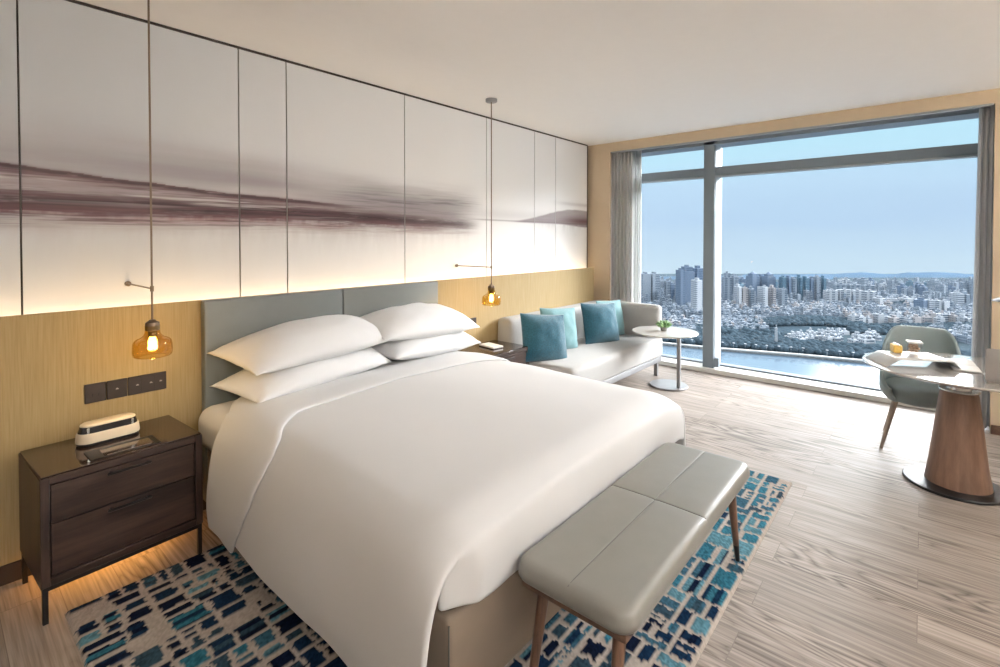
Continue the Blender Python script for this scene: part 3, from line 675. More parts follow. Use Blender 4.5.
# ------------------------------------------------------------------ rug
RX0, RX1, RY0, RY1 = .366, 3.59, .612, 2.69
def rug():
    st = .0085; xs = np.arange(0, RX1-RX0+st, st); ys = np.arange(0, RY1-RY0+st, st); xs *= (RX1-RX0)/xs[-1]; ys *= (RY1-RY0)/ys[-1]
    rs = random.Random(21); cells = []
    def split(x0, y0, x1, y1, d):
        w, hh = x1-x0, y1-y0
        if (w < .16 and hh < .125 and rs.random() < .75) or (min(w, hh) < .05 and max(w, hh) < .20) or min(w, hh) < .036:
            cells.append((x0, y0, x1, y1)); return
        if w*rs.uniform(.6, 1.4) > hh: c = x0+w*rs.uniform(.36, .64); split(x0, y0, c, y1, d+1); split(c, y0, x1, y1, d+1)
        else: c = y0+hh*rs.uniform(.36, .64); split(x0, y0, x1, c, d+1); split(x0, c, x1, y1, d+1)
    split(0, 0, xs[-1], ys[-1], 0)
    Xg, Yg = np.meshgrid(xs, ys, indexing='ij'); col = np.zeros(Xg.shape+(3,)); hgt = np.zeros(Xg.shape)
    rn = np.random.RandomState(3)
    base = np.array([.36, .315, .28]); col[:] = base*(1+.30*(rn.rand(*Xg.shape)-.5))[..., None]
    pal = [(.004, .008, .022), (.006, .019, .045), (.03, .085, .125), (.026, .115, .165), (.075, .175, .22), (.024, .048, .07)]
    jag = fbm(Xg*0+1, Yg, 60, 75, 5, 1)+.3*(fbm(Xg, Yg, 40, 75, 6, 1)-.5); jag2 = fbm(Xg*0+3, Yg, 60, 75, 15, 1)+.3*(fbm(Xg, Yg, 40, 75, 16, 1)-.5)
    for (x0, y0, x1, y1) in cells:
        if rs.random() < .035: continue
        gp = rs.uniform(.007, .0120)
        a = (Xg-x0-gp-.011*(jag-.5)*2); b = (x1-gp-Xg-.011*(jag2-.5)*2); c = Yg-y0-gp-.004*(jag-.5); d = y1-gp-Yg-.004*(jag-.5)
        m = np.minimum(np.minimum(a, b), np.minimum(c, d)) > 0
        t = (x0+x1)/2/(RX1-RX0)
        wts = [1.7*max(0, 1-1.5*t), 1.6*max(.05, 1-1.2*t), .3+.9*t, .1+1.7*t, .1+.7*t, .9*max(0, 1-t)]
        k = np.array(pal[rs.choices(range(6), wts)[0]]); k2 = np.array(pal[rs.choices(range(6), wts)[0]])
        rows = ((np.floor(Yg/.0255) % 2) == 0)[..., None]
        cc = np.where(rows & (rs.random() < .35), k2, k)
        nz = .65+.9*rn.rand(*Xg.shape)
        col[m] = (cc*nz[..., None])[m]; hgt[m] = .0035
    loops = .0012*np.sin(Yg/.017*2*np.pi)+.0012*rn.rand(*Xg.shape)
    e = np.minimum(np.minimum(Xg, xs[-1]-Xg), np.minimum(Yg, ys[-1]-Yg)); ed = np.clip(e/.012, 0, 1)
    Z = .0015+(.0095+hgt+loops)*np.sqrt(ed)
    P = np.stack([Xg+RX0, Yg+RY0, Z], -1); mb = MB().grid(P); cols = col.reshape(-1, 3)
    n0 = len(mb.v); mb.add([(RX0, RY0, .0005), (RX1, RY0, .0005), (RX1, RY1, .0005), (RX0, RY1, .0005)], [(3, 2, 1, 0)])
    cols = np.vstack([cols, np.full((4, 3), .1)])
    o = build(mb, 'rug', M['rug'], at=((RX0+RX1)/2, (RY0+RY1)/2, 0), cols=cols, sharp=60)
    tag(o, 'large beige rug with navy and teal woven blocks under the bed and bench', 'rug')
M['rug'] = vcol('loop_pile_wool', .98, bump=.6, bscale=260, spec=.02, sheen=.0)
rug()

# ------------------------------------------------------------------ bench
bx0, bx1, by0, by1, bz0, bz1 = 1.250, 2.525, .600, 1.012, .440, .508
bn = thing('bench', 'long grey leather bench with walnut legs at the foot of the bed', 'bench', ((bx0+bx1)/2, (by0+by1)/2, 0))
def bench_cushion():
    def axis(a, b, mid, n):
        t = np.linspace(0, 1, n); s = np.r_[a+(b-a)*(.5-.5*np.cos(math.pi*t)), mid+np.array([-.02, -.012, -.007, -.0035, 0, .0035, .007, .012, .02])]
        return np.unique(np.round(s, 5))
    xm, ym = (bx0+bx1)/2+.02, (by0+by1)/2
    xs = axis(bx0, bx1, xm, 40); ys = axis(by0, by1, ym, 24); rr = .03
    def top(x, y):
        rc = .055; qx = max(abs(x-(bx0+bx1)/2)-((bx1-bx0)/2-rc), 0); qy = max(abs(y-(by0+by1)/2)-((by1-by0)/2-rc), 0)
        inside = min((bx1-bx0)/2-abs(x-(bx0+bx1)/2), (by1-by0)/2-abs(y-(by0+by1)/2)) if not (qx and qy) else rc-math.hypot(qx, qy)
        d = max(0., min(rr, rr-inside))
        z = bz1-rr*.7*(1-math.sqrt(max(0, 1-(d/rr)**2)))
        ux = (x-bx0)/(bx1-bx0); uy = (y-by0)/(by1-by0)
        z += .004*math.sin(math.pi*ux)*math.sin(math.pi*uy)
        inr = 1-d/rr
        z -= (.0025*math.exp(-((x-xm)/.004)**2)+.003*math.exp(-((x-xm)/.04)**2)+.0018*math.exp(-((y-ym)/.0035)**2)+.0012*math.exp(-((y-ym)/.02)**2))*(.3+.7*inr)
        return z
    P = []
    rc = .055
    def rp(x, y):       # rounded corner in plan
        cx = min(max(x, bx0+rc), bx1-rc); cy = min(max(y, by0+rc), by1-rc); d = Vector((x-cx, y-cy))
        m = max(abs(d.x), abs(d.y))
        if abs(d.x) > 1e-6 and abs(d.y) > 1e-6: d = d.normalized()*m
        return cx+d.x, cy+d.y
    for x in xs: P.append([(*rp(x, y), top(*rp(x, y))) for y in ys])
    m = MB().grid(P)
    loop = [(x, by0) for x in xs]+[(bx1, y) for y in ys[1:]]+[(x, by1) for x in xs[::-1][1:]]+[(bx0, y) for y in ys[::-1][1:-1]]
    rings = []
    for zz, ins in ((None, 0), (bz1-.035, -.005), (bz0+.016, -.004), (bz0+.006, .002), (bz0, .014)):
        ring = []
        for x, y in loop:
            px, py = rp(x, y); n = Vector((px-(min(max(px, bx0+rc), bx1-rc)), py-(min(max(py, by0+rc), by1-rc))))
            if n.length > 1e-6: n.normalize()
            ring.append((px-n.x*ins, py-n.y*ins, top(px, py) if zz is None else zz))
        rings.append(ring)
    return m.grid([r+[r[0]] for r in rings]), xm, ym, top
cm, xm, ym, topf = bench_cushion()
cu = build(cm, 'seat_cushion', M['leather'], bn, merge=True, sharp=60)
st = MB()
st.tube([(x, ym, topf(x, ym)+.0008) for x in np.linspace(bx0+.01, bx1-.01, 40)], .0013, 6)
st.tube([(xm, y, topf(xm, y)+.0008) for y in np.linspace(by0+.01, by1-.01, 20)], .0016, 6)
build(st, 'seam', M['stitch'], cu)
ap = MB().box(bx0+.02, bx1-.02, by0+.02, by1-.02, bz0-.028, bz0+.004, .006, 2)
build(ap, 'apron', M['walnutx'], bn)
for x, sx in ((bx0+.085, -1), (bx1-.085, 1)):
    for y, sy in ((by0+.07, -1), (by1-.07, 1)):
        f = Vector((x+sx*.085, y+sy*.012, .0125)); t = Vector((x, y, bz0-.026)); md = f+(t-f)*.22
        lg = build(MB().cone(md, t, .0135, .021, 16), 'leg', M['walnut'], bn)
        build(MB().cone(f, md, .010, .0136, 16), 'dark_tip', M['black'], lg)

# ------------------------------------------------------------------ sofa
so = thing('sofa', 'light grey daybed sofa against the bed wall beside the window', 'sofa', (4.55, 2.68, 0))
SX0, SX1, SY0, SY1 = 3.575, 5.50, 2.235, 3.11
build(rbox(SX0, SX1-.005, SY0, SY1-.10, .225, .448, .045, 18, amp=.004, seed=1), 'seat_cushion', M['sofa'], so, sharp=80)
build(rbox(SX0, SX1-.012, SY1-.19, SY1, .235, .805, .05, 18, amp=.004, seed=5), 'backrest', M['sofa'], so, sharp=80)
build(rbox(SX1-.13, SX1, SY0+.01, SY1-.02, .225, .812, .05, 18, amp=.004, seed=9), 'armrest', M['sofa'], so, sharp=80)
build(MB().box(SX0+.01, SX1-.01, SY0+.02, SY1-.02, .165, .228, .008, 2), 'base_frame', M['grey_metal'], so)
for x in (SX0+.08, SX1-.05):
    for y in (SY0+.07, SY1-.1): build(MB().box(x-.02, x+.02, y-.02, y+.02, 0, .166, .003, 1), 'leg', M['grey_metal'], so)
# cushions
g = 'cushions on the sofa'
def cushion(label, x, y, z, lean, yaw, roll, m, seed, L=.46, H=.44):
    # local: width X, height Y, thickness Z ; stand it up, lean it back on the backrest
    r = thing('cushion', label, 'cushion', (x, y, z), (0, 0, 0), g)
    r.rotation_euler = (Matrix.Rotation(R(yaw), 3, 'Z') @ Matrix.Rotation(R(90-lean), 3, 'X') @ Matrix.Rotation(R(roll), 3, 'Z')).to_euler()
    build(pillow(L, H, .20, seed, n=26, pin=.16, wr=.006, q=.75), 'cover', m, r, local=True, merge=True, sharp=180)
cushion('deep teal cushion at the left end of the sofa, nearest the bed', 3.745, 2.66, .645, 17, -20, -6, M['teal'], 11, L=.49, H=.445)
cushion('pale aqua cushion behind the left deep teal cushion', 4.19, 2.79, .645, 12, -16, -4, M['aqua'], 12)
cushion('deep teal cushion in front of the sofa armrest', 4.80, 2.66, .645, 16, -20, -3, M['teal'], 13, L=.48, H=.445)
cushion('pale aqua cushion tucked in the sofa corner behind a teal one', 5.17, 2.735, .64, 12, -14, -2, M['aqua'], 14, L=.41, H=.43)

# ------------------------------------------------------------------ side table and plant
sx, sy = 5.03, 2.035
stb = thing('side_table', 'small round stone-topped side table pulled over the sofa edge', 'table', (sx, sy, 0))
build(MB().lathe([(0, .583), (.31, .583), (.328, .589), (.331, .595), (.328, .600), (0, .600)], (sx, sy, 0), 64), 'tabletop', M['marble'], stb)
px_, py_ = 5.08, 1.905
build(MB().box(px_-.018, px_+.018, py_-.018, py_+.018, .018, .584, .004, 2), 'post', M['grey_metal'], stb)
build(MB().lathe([(0, 0), (.19, 0), (.193, .003), (.193, .016), (.19, .019), (0, .019)], (sx+.11, sy+.0, 0), 48), 'foot_plate', M['grey_metal'], stb)
pl = thing('potted_succulent', 'tiny green succulent in a grey pot on the side table', 'plant', (5.04, 2.05, .6005))
build(MB().lathe([(0, 0), (.026, 0), (.034, .01), (.038, .055), (.036, .057), (.033, .05), (0, .048)], (5.04, 2.05, .6005), 24), 'pot', M['pot'], pl)
rz_ = random.Random(4)
for kx in range(1):
    lf = MB()
    for ring, (n, el, ln) in enumerate(((10, 14, .088), (9, 34, .080), (7, 58, .066), (3, 80, .052))):
        for i in range(n):
            a = 2*math.pi*(i+.5*ring)/n+rz_.uniform(-.1, .1); e = R(el)
            p0 = Vector((5.04, 2.05, .644)); d = Vector((math.cos(a)*math.cos(e), math.sin(a)*math.cos(e), math.sin(e)))
            m1 = p0+d*ln*.6; tp = p0+d*ln+Vector((0, 0, .010))
            lf.cone(p0, m1, .005, .017, 7); lf.cone(m1, tp, .017, .003, 7)
    build(lf, 'leaves', M['succulent'], pl)

# ------------------------------------------------------------------ round table
tx, ty = 4.245, -.185
rt = thing('round_table', 'round pedestal table with glossy top and conical walnut base by the window', 'table', (tx, ty, 0))
build(MB().lathe([(0, .713), (.42, .713), (.472, .722), (.494, .732), (.496, .738), (.493, .742), (0, .742)], (tx, ty, 0), 96), 'tabletop', M['glasstop'], rt)
build(MB().lathe([(0, .0), (.247, 0), (.25, .003), (.25, .012), (.246, .016), (0, .016)], (tx-.015, ty+.02, 0), 72), 'foot_disc', M['black'], rt)
build(MB().lathe([(.001, .016), (.162, .016), (.142, .15), (.120, .35), (.094, .585), (.090, .60), (.001, .60)], (tx, ty, 0), 64), 'pedestal', M['pedestal'], rt)
build(MB().lathe([(0, .60), (.097, .60), (.099, .604), (.097, .61), (.06, .612), (.055, .70), (.16, .704), (.16, .7135), (0, .7135)], (tx, ty, 0), 48), 'collar', M['chrome'], rt)

# chair
cx, cy = 4.84, .005
ch = thing('armchair', 'sage green tub chair with pale wooden legs tucked behind the round table', 'chair', (cx, cy, 0))
def shell(off, zlow):
    P = []
    for a in np.linspace(-142, 142, 57):
        aa = abs(a)
        zt = .865 if aa < 38 else (.865-.225*((aa-38)/42)**1.25 if aa < 80 else max(.46, .64-.18*((aa-80)/55)))
        ca, sa = math.cos(R(a)), math.sin(R(a)); n = 3.2
        rr = 1/((abs(ca)**n+abs(sa)**n)**(1/n))
        row = []
        for t in np.linspace(0, 1, 14):
            z = zlow+(zt-zlow)*t
            hgt = (z-.36)/.5
            rad = (.165+.08*min(1, (z-zlow+.001)/.09)**.5)
            x = rr*ca*(rad+.015)+.055*max(0, hgt)*max(0, ca); y = rr*sa*(rad*.985)*(1-.04*max(0, hgt))
            nrm = Vector((ca, sa)).normalized()
            row.append((cx+x-nrm.x*off, cy+y-nrm.y*off, z))
        P.append(row)
    return P
sh = MB(); sh.grid(shell(0, .345))
build(sh, 'shell', M['chair'], ch, solid=.028, subd=1, sharp=180)
build(MB().lathe([(0, .345), (.16, .345), (.215, .36), (.235, .40), (.235, .445), (.215, .47), (.12, .482), (0, .485)], (cx-.005, cy, 0), 48, sx=1.02, sy=.93), 'seat_cushion', M['chair'], ch, sharp=70)
for sxx in (-1, 1):
    for syy in (-1, 1):
        f = Vector((cx+sxx*.21-.0+.03*(sxx > 0), cy+syy*.215, 0)); t = Vector((cx+sxx*.12, cy+syy*.135, .352))
        build(MB().cone(f, t, .010, .018, 14), 'leg', M['ash'], ch)

# items on the round table
TZ = .7425
TA = math.atan2(-.88, .48)
tr = thing('serving_tray', 'pale arched tray with folded ends at the left of the round table', 'tray', (4.17, .075, TZ), (0, 0, TA))
def arch():
    prof = [(-.17, 0.003), (-.095, .052), (.20, .052), (.245, .003)]
    P = [[(x, y, z) for y in np.linspace(-.12, .145, 4)] for x, z in prof]; return MB().grid(P)
build(arch(), 'tray_sheet', M['tray'], tr, local=True, solid=.005, sharp=20)
q = (4.262, .128, TZ+.0525); s1 = thing('snack_box', 'small yellow snack pack on the arched tray', 'snack', q, (0, 0, R(18)))
build(rbox(-.045, .045, -.025, .025, .0, .055, .010, 8, amp=.003, seed=2), 'wrapper', M['yellow'], s1, local=True, sharp=80)
build(MB().box(-.046, .046, -.006, .006, .052, .060, .002, 1), 'top_fold', M['cream'], s1, local=True)
q = (4.295, .035, TZ+.0525); s2 = thing('snack_jar', 'clear square jar of brown biscuits on the arched tray', 'jar', q, (0, 0, R(10)))
build(MB().box(-.040, .040, -.036, .036, .0005, .072, .006, 2), 'glass_body', M['jar'], s2, local=True)
bs = MB(); rj = random.Random(2)
for i in range(34): bs.ico((rj.uniform(-.026, .026), rj.uniform(-.022, .022), rj.uniform(.013, .060)), .0125, 1, .7)
tag(build(bs, 'biscuits', M['biscuit'], s2, local=True), kind='stuff')
build(MB().box(-.044, .044, -.040, .040, .072, .082, .004, 2), 'lid', M['paper'], s2, local=True)
bk = thing('open_booklet', 'open white booklet lying beside the laptop on the round table', 'book', (4.33, -.205, TZ), (0, 0, R(4)))
build(MB().box(-.19, .19, -.068, .068, 0, .004, .001, 1), 'cover', M['laptop'], bk, local=True)
pg = MB()
for sgn in (-1, 1):
    P = [[(sgn*x, y, .004+.012*math.sin(min(1, x/.05)*math.pi/2)*(1-x/.185*.6)) for y in np.linspace(-.064, .064, 3)] for x in np.linspace(.001, .186, 12)]; pg.grid(P)
build(pg, 'pages', M['paper'], bk, local=True, solid=.003, sharp=80)
lp = thing('laptop', 'open grey laptop seen from behind at the right edge of the round table', 'laptop', (3.99, -.43, TZ))
build(MB().box(3.925, 4.125, -.575, -.285, TZ, TZ+.014, .004, 2), 'keyboard_base', M['laptop'], lp)
mxl = Matrix.Translation((3.93, -.43, TZ+.012)) @ Matrix.Rotation(R(-4), 4, 'Y')
ld = build(MB().box(-.008, 0, -.152, .152, 0, .185, .003, 2, mxl), 'lid', M['laptop'], lp)
build(MB().box(.0002, .0012, -.143, .143, .01, .176, 0, 1, mxl), 'screen', M['display'], ld)
kbm = MB()
for i in range(5):
    for j in range(12): kbm.box(4.0+i*.02, 4.016+i*.02, -.56+j*.0222, -.542+j*.0222, TZ+.014, TZ+.016)
build(kbm, 'keys', M['black'], lp)
dl = thing('desk_lamp', 'dark dish-shaded desk lamp entering the right edge above the laptop', 'lamp', (4.42, -.53, TZ))
build(MB().lathe([(0, 0), (.06, 0), (.062, .004), (.06, .014), (.012, .018), (0, .018)], (4.42, -.53, TZ), 32), 'foot', M['black'], dl)
build(MB().cone((4.42, -.53, TZ+.015), (4.42, -.53, 1.21), .007, .007, 10), 'stem', M['black'], dl)
build(MB().cone((4.42, -.53, 1.205), (4.455, -.47, 1.205), .006, .006, 10), 'arm', M['black'], dl)
build(MB().lathe([(.002, .035), (.03, .033), (.09, .012), (.118, .0), (.120, .002), (.09, .018), (.03, .040), (.002, .042)], (4.455, -.455, 1.163), 40), 'shade', M['black'], dl)

# ------------------------------------------------------------------ the city across the river (eye 120 m above the ground)
GZ = EYE-120.
YAW = R(40.51); FOC = 494.7
FX, FY = math.cos(YAW), math.sin(YAW); SX_, SY_ = math.sin(YAW), -math.cos(YAW)
def at(px, d):                       # a bearing and a distance turned into a place on the ground
    k = (px-500)/FOC*d
    return (FX*d+SX_*k, FY*d+SY_*k)
def zat(py, d): return EYE-(py-241.)*d/FOC
def zt(h, d): return 241-(GZ+h-EYE)*FOC/d
# river, ground, hills
qy = [at(540, 640), at(660, 572), at(720, 541), at(800, 512), at(860, 488), at(930, 462), at(1000, 440), at(1120, 400)]
near = [at(p, 60) for p in (1400, 500)]
wt = MB(); P = []
for t in np.linspace(0, 1, 30): P.append([(30+t*900, y, GZ-2.+.0*t) for y in np.linspace(-900, 900, 30)])
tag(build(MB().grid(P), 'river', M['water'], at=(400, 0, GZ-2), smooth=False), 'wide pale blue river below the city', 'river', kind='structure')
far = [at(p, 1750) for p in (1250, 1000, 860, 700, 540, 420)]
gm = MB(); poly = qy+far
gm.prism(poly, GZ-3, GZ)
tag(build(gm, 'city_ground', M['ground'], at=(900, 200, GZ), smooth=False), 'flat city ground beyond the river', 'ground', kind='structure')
def ridge(name, label, d, pts, depth, seed):
    xs = np.linspace(pts[0][0], pts[-1][0], 90); P = []
    for x in xs:
        py = lerp_tab(x, pts)-.5*mnoise.noise(Vector((x*.05, seed, 0)))-.25*mnoise.noise(Vector((x*.21, seed, 3)))
        top = zat(py, d); row = []
        for t in np.linspace(0, 1, 9):
            dd = d-depth*.5+depth*t; k = math.sin(math.pi*t)
            bx, by = at(x, dd); row.append((bx, by, GZ+(top-GZ)*k**.8-.5))
        P.append(row)
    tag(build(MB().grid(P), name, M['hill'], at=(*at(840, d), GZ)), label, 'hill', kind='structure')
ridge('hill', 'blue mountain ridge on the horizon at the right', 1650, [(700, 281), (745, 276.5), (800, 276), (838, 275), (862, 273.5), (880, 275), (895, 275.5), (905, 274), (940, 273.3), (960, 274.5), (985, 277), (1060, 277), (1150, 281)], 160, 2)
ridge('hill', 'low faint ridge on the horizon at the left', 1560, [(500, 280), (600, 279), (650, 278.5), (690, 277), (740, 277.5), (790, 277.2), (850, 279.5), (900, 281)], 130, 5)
# quay
qm = MB()
for (a, b) in zip(qy[:-1], qy[1:]):
    v = Vector((b[0]-a[0], b[1]-a[1])); n = Vector((-v.y, v.x)).normalized()*5
    if n.x < 0: n = -n
    qm.add([(a[0], a[1], GZ-3.2), (b[0], b[1], GZ-3.2), (b[0], b[1], GZ+1.2), (a[0], a[1], GZ+1.2), (a[0]+n.x, a[1]+n.y, GZ+1.2), (b[0]+n.x, b[1]+n.y, GZ+1.2)], [(0, 1, 2, 3), (3, 2, 5, 4)])
tag(build(qm, 'quay_wall', M['quay'], at=(*qy[3], GZ), smooth=False), 'long pale quay wall along the far river bank', 'wall', kind='structure')
for i, px in enumerate(np.r_[648, 661, 676, 692, 722, 734, 746, 757, 768, 780, 792, 804, 829, 842, 855, 868]):
    for (a, b), (pa, pb) in zip(zip(qy[:-1], qy[1:]), zip((540, 660, 720, 800, 860, 930, 1000), (660, 720, 800, 860, 930, 1000, 1120))):
        if pa <= px < pb:
            t = (px-pa)/(pb-pa); x, y = a[0]+(b[0]-a[0])*t+8, a[1]+(b[1]-a[1])*t+1
            m = MB().cone((x, y, GZ), (x, y, GZ+6), .22, .16, 6); m.lathe([(0, 0), (1.3, .2), (1.3, .7), (0, 1.)], (x, y, GZ+6), 8)
            tag(build(m, 'quay_lamp', M['fwhite'], at=(x, y, GZ)), 'one of the tiny white lamps in a row along the quay', 'street lamp', 'lamps along the quay')

# trees: nobody could count the crowns
tm_ = MB(); rt_ = random.Random(12)
icob = bmesh.new(); bmesh.ops.create_icosphere(icob, subdivisions=1, radius=1); IV = [v.co.copy() for v in icob.verts]; icob.verts.index_update(); IF = [[v.index for v in f.verts] for f in icob.faces]; icob.free()
def clump(x, y, z, r):
    tm_.add([(x+v.x*r*rt_.uniform(.8, 1.2), y+v.y*r*rt_.uniform(.8, 1.2), z+v.z*r*.75*rt_.uniform(.8, 1.2)) for v in IV], IF)
def trees(pxa, pxb, da, db, n, h0, h1, lift=lambda px, d: 0):
    for _ in range(n):
        px = rt_.uniform(pxa, pxb); d = rt_.uniform(da(px), db(px)); x, y = at(px, d); r = rt_.uniform(h0, h1)
        clump(x, y, GZ+r*.5+lift(px, d), r)
qd = lambda px: lerp_tab(px, [(540, 640), (660, 572), (720, 541), (800, 512), (860, 488), (930, 462), (1000, 440), (1120, 400)])
trees(560, 1060, lambda p: qd(p)+9, lambda p: qd(p)+60, 2600, 3.2, 5.6)
trees(560, 800, lambda p: qd(p)+50, lambda p: qd(p)+95, 700, 3, 5)
trees(690, 780, lambda p: qd(p)+80, lambda p: qd(p)+130, 120, 4, 7)
hl = lambda p, d: 7*math.exp(-((p-805)/42)**2)*math.exp(-((d-700)/32)**2)
trees(752, 862, lambda p: 672, lambda p: 722, 900, 3, 5, hl)
trees(850, 1040, lambda p: 625, lambda p: 690, 850, 3, 5)
trees(895, 925, lambda p: 850, lambda p: 900, 90, 4, 7, lambda p, d: 6)
trees(600, 1040, lambda p: 720, lambda p: 1000, 130, 2.5, 4)
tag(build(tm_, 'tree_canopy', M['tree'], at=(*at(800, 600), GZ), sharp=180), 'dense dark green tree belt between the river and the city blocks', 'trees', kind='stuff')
hm = MB(); P = []
for px in np.linspace(740, 875, 24): P.append([(*at(px, d), GZ+.2+hl(px, d)) for d in np.linspace(640, 760, 12)])
tag(build(MB().grid(P), 'wooded_mound', M['tree'], at=(*at(805, 700), GZ)), 'low wooded mound in the middle of the city', 'hill', kind='structure')

# buildings
rb = random.Random(5)
def tower_mesh(kind, w, dp, h):
    m = MB()
    if kind == 0:      # slab with stair tower and parapet
        m.box(-w/2, w/2, -dp/2, dp/2, 0, h); m.box(-w*.15, w*.12, -dp*.3, dp*.3, h, h+3.2)
    elif kind == 1:    # cross plan point block
        m.box(-w/2, w/2, -dp*.3, dp*.3, 0, h); m.box(-w*.3, w*.3, -dp/2, dp/2, 0, h*.985); m.box(-w*.18, w*.18, -dp*.2, dp*.2, h, h+4.5)
    elif kind == 2:    # stepped roof
        m.box(-w/2, w/2, -dp/2, dp/2, 0, h*.88); m.box(-w*.38, w*.30, -dp*.4, dp*.4, h*.88, h); m.box(-w*.12, w*.1, -dp*.2, dp*.2, h, h+3)
    elif kind == 3:    # comb: three fins on a spine
        m.box(-w/2, w/2, 0, dp/2, 0, h)
        for f in (-.5, -.12, .26): m.box(w*f, w*(f+.24), -dp/2, 0, 0, h*.97)
        m.box(-w*.1, w*.1, .1*dp, dp*.4, h, h+2.6)
    elif kind == 4:    # domed / pitched cap
        m.box(-w/2, w/2, -dp/2, dp/2, 0, h*.86); m.box(-w*.36, w*.36, -dp*.36, dp*.36, h*.86, h*.93); m.cone((0, 0, h*.93), (0, 0, h), w*.40, w*.05, 8)
    return m
fac = ['fwhite', 'fgrey', 'fblue', 'fteal', 'fpink']
def place(px, d, w, dp, ytop, kind, f, label, group=None, rot=None, base=0):
    x, y = at(px, d); h = max(5, zat(ytop, d)-GZ-base)
    r = rb.uniform(-.25, .25)+YAW if rot is None else rot
    o = build(tower_mesh(kind, w, dp, h), 'building', M[f], local=True, smooth=False)
    o.location = (x, y, GZ+base-.2); o.rotation_euler = (0, 0, r+math.pi/2)
    return tag(o, label, 'building', group)
# landmark buildings
U = lambda *a, **k: place(*a, **k)
U(686.5, 880, 20, 22, 267.5, 2, 'fblue', 'dark blue-grey tower just left of the window post, tallest on the skyline')
U(697.5, 900, 18, 20, 269, 1, 'fblue', 'second dark blue-grey tower, half hidden by the window post')
U(680.5, 870, 8, 18, 271, 0, 'fblue', 'slim dark tower forming the left edge of the dark pair by the window post')
U(697, 780, 11, 14, 281, 0, 'fwhite', 'slim white slab tower in front of the dark pair by the window post')
U(645, 940, 17, 18, 274.5, 0, 'fgrey', 'pale blue-grey tower at the far left of the window, left of a twin')
U(654, 945, 15, 18, 274.5, 0, 'fgrey', 'pale blue-grey tower, right one of the twins at the far left of the window')
U(727, 900, 13, 18, 274, 2, 'fgrey', 'grey tower with stepped top just right of the window post')
U(734, 940, 13, 18, 277, 1, 'fgrey', 'grey point block beside the stepped tower right of the window post')
U(753, 960, 16, 18, 272.5, 4, 'fblue', 'left one of two towers with pointed caps on the skyline')
U(769, 960, 16, 18, 273, 4, 'fblue', 'right one of two towers with pointed caps on the skyline')
U(761, 980, 13, 18, 277.5, 1, 'fblue', 'flat-topped dark tower between the two pointed caps')
for i, px in enumerate((783, 788, 793, 799, 805, 811, 817, 823)):
    U(px, 940+i*4, 7.5, 18, 278+.8*(i % 3), i % 2, ('fteal', 'fblue', 'fgrey', 'fteal')[i % 4], 'slim teal-grey tower in the tight row along the skyline', 'row of teal-grey skyline towers')
for i, (px, t) in enumerate(((831, 291), (844, 290.5), (857, 291), (869, 292))):
    U(px, 900, 19, 16, t, 3, 'fwhite', 'long pale slab block in the front row of the stepped estate', 'stepped estate front slabs', rot=YAW-.2)
for i, (px, t) in enumerate(((840, 285), (854, 285.5), (868, 286))):
    U(px, 980, 20, 16, t, 3, 'fgrey', 'long pale slab block in the back row of the stepped estate', 'stepped estate back slabs', rot=YAW-.2)
U(921.5, 800, 8, 16, 301, 0, 'fblue', 'dark slate tower left of the group of three white towers at the right')
for i, px in enumerate((928, 935.5, 943)):
    U(px, 800, 10, 16, 300.5+i*.6, 3, 'fwhite', ('left tower of the three tall white towers near the right curtain', 'middle tower of the three tall white towers near the right curtain', 'right tower of the three tall white towers near the right curtain')[i])
U(949.5, 820, 7, 14, 302, 0, 'fgrey', 'narrow grey tower right beside the three white towers')
U(957.5, 850, 12, 16, 294, 0, 'fwhite', 'bright white slab tower close to the right curtain')
U(965.5, 850, 10, 16, 295, 1, 'fgrey', 'pale grey tower between the bright white slab and the right curtain')
U(777, 560, 2.6, 2.6, 329, 0, 'fwhite', 'slim white column standing above the tree belt')
for i, px in enumerate((738, 744.5, 751, 763, 772, 783)):
    U(px, 850, 9, 15, 287.5+1.1*(i % 3), 3 if i % 2 else 1, ('fwhite', 'fpink', 'fgrey')[i % 3], 'cream tower with vertical bays in the middle rank below the pointed-cap towers', 'cream middle-rank towers')
for i, px in enumerate((880, 893, 906, 914)):
    U(px, 870, 14, 14, 299+.8*(i % 2), 0, 'fwhite', 'flat white office slab below the stepped estate', 'white office slabs')
# the skyline filled in
sky = 'slim hazy tower in the far skyline below the mountain ridge'
for i in range(80):
    px = 636+(980-636)*(i+rb.uniform(-.4, .4))/80
    d = rb.uniform(980, 1250); t = rb.uniform(280, 288) if px > 820 else rb.uniform(278.5, 288)
    place(px, d, rb.uniform(6, 15), 16, t, rb.choice((0, 1, 2, 1)), rb.choice(('fgrey', 'fblue', 'fgrey', 'fteal', 'fwhite')), sky, 'far skyline towers')
mid = 'small pale apartment block in the packed middle distance of the city'
def filler(n, pa, pb, da, db, wa, wb, ha, hb, kinds, cols, label, group, big=None):
    for i in range(n):
        px = rb.uniform(pa, pb); d = rb.uniform(da, db); h = rb.uniform(ha, hb)
        o = place(px, d, rb.uniform(wa, wb), rb.uniform(6, 10), zt(h, d), rb.choice(kinds), rb.choice(cols), label, group)
filler(90, 722, 930, 745, 880, 5, 10, 7, 15, (0, 1, 2, 3), ('fwhite', 'fwhite', 'fpink', 'fgrey'), mid, 'middle distance apartment blocks')
filler(46, 845, 985, 690, 735, 6, 11, 9, 15, (0, 2, 3), ('fwhite', 'fwhite', 'fpink'), 'pale apartment block in the rank behind the right tree strip', 'apartment rank behind the right trees')
filler(40, 790, 880, 572, 628, 4, 8, 4, 6, (0, 2), ('fwhite',), 'low whitewashed house in the clearing between the two tree belts', 'whitewashed houses in the clearing')
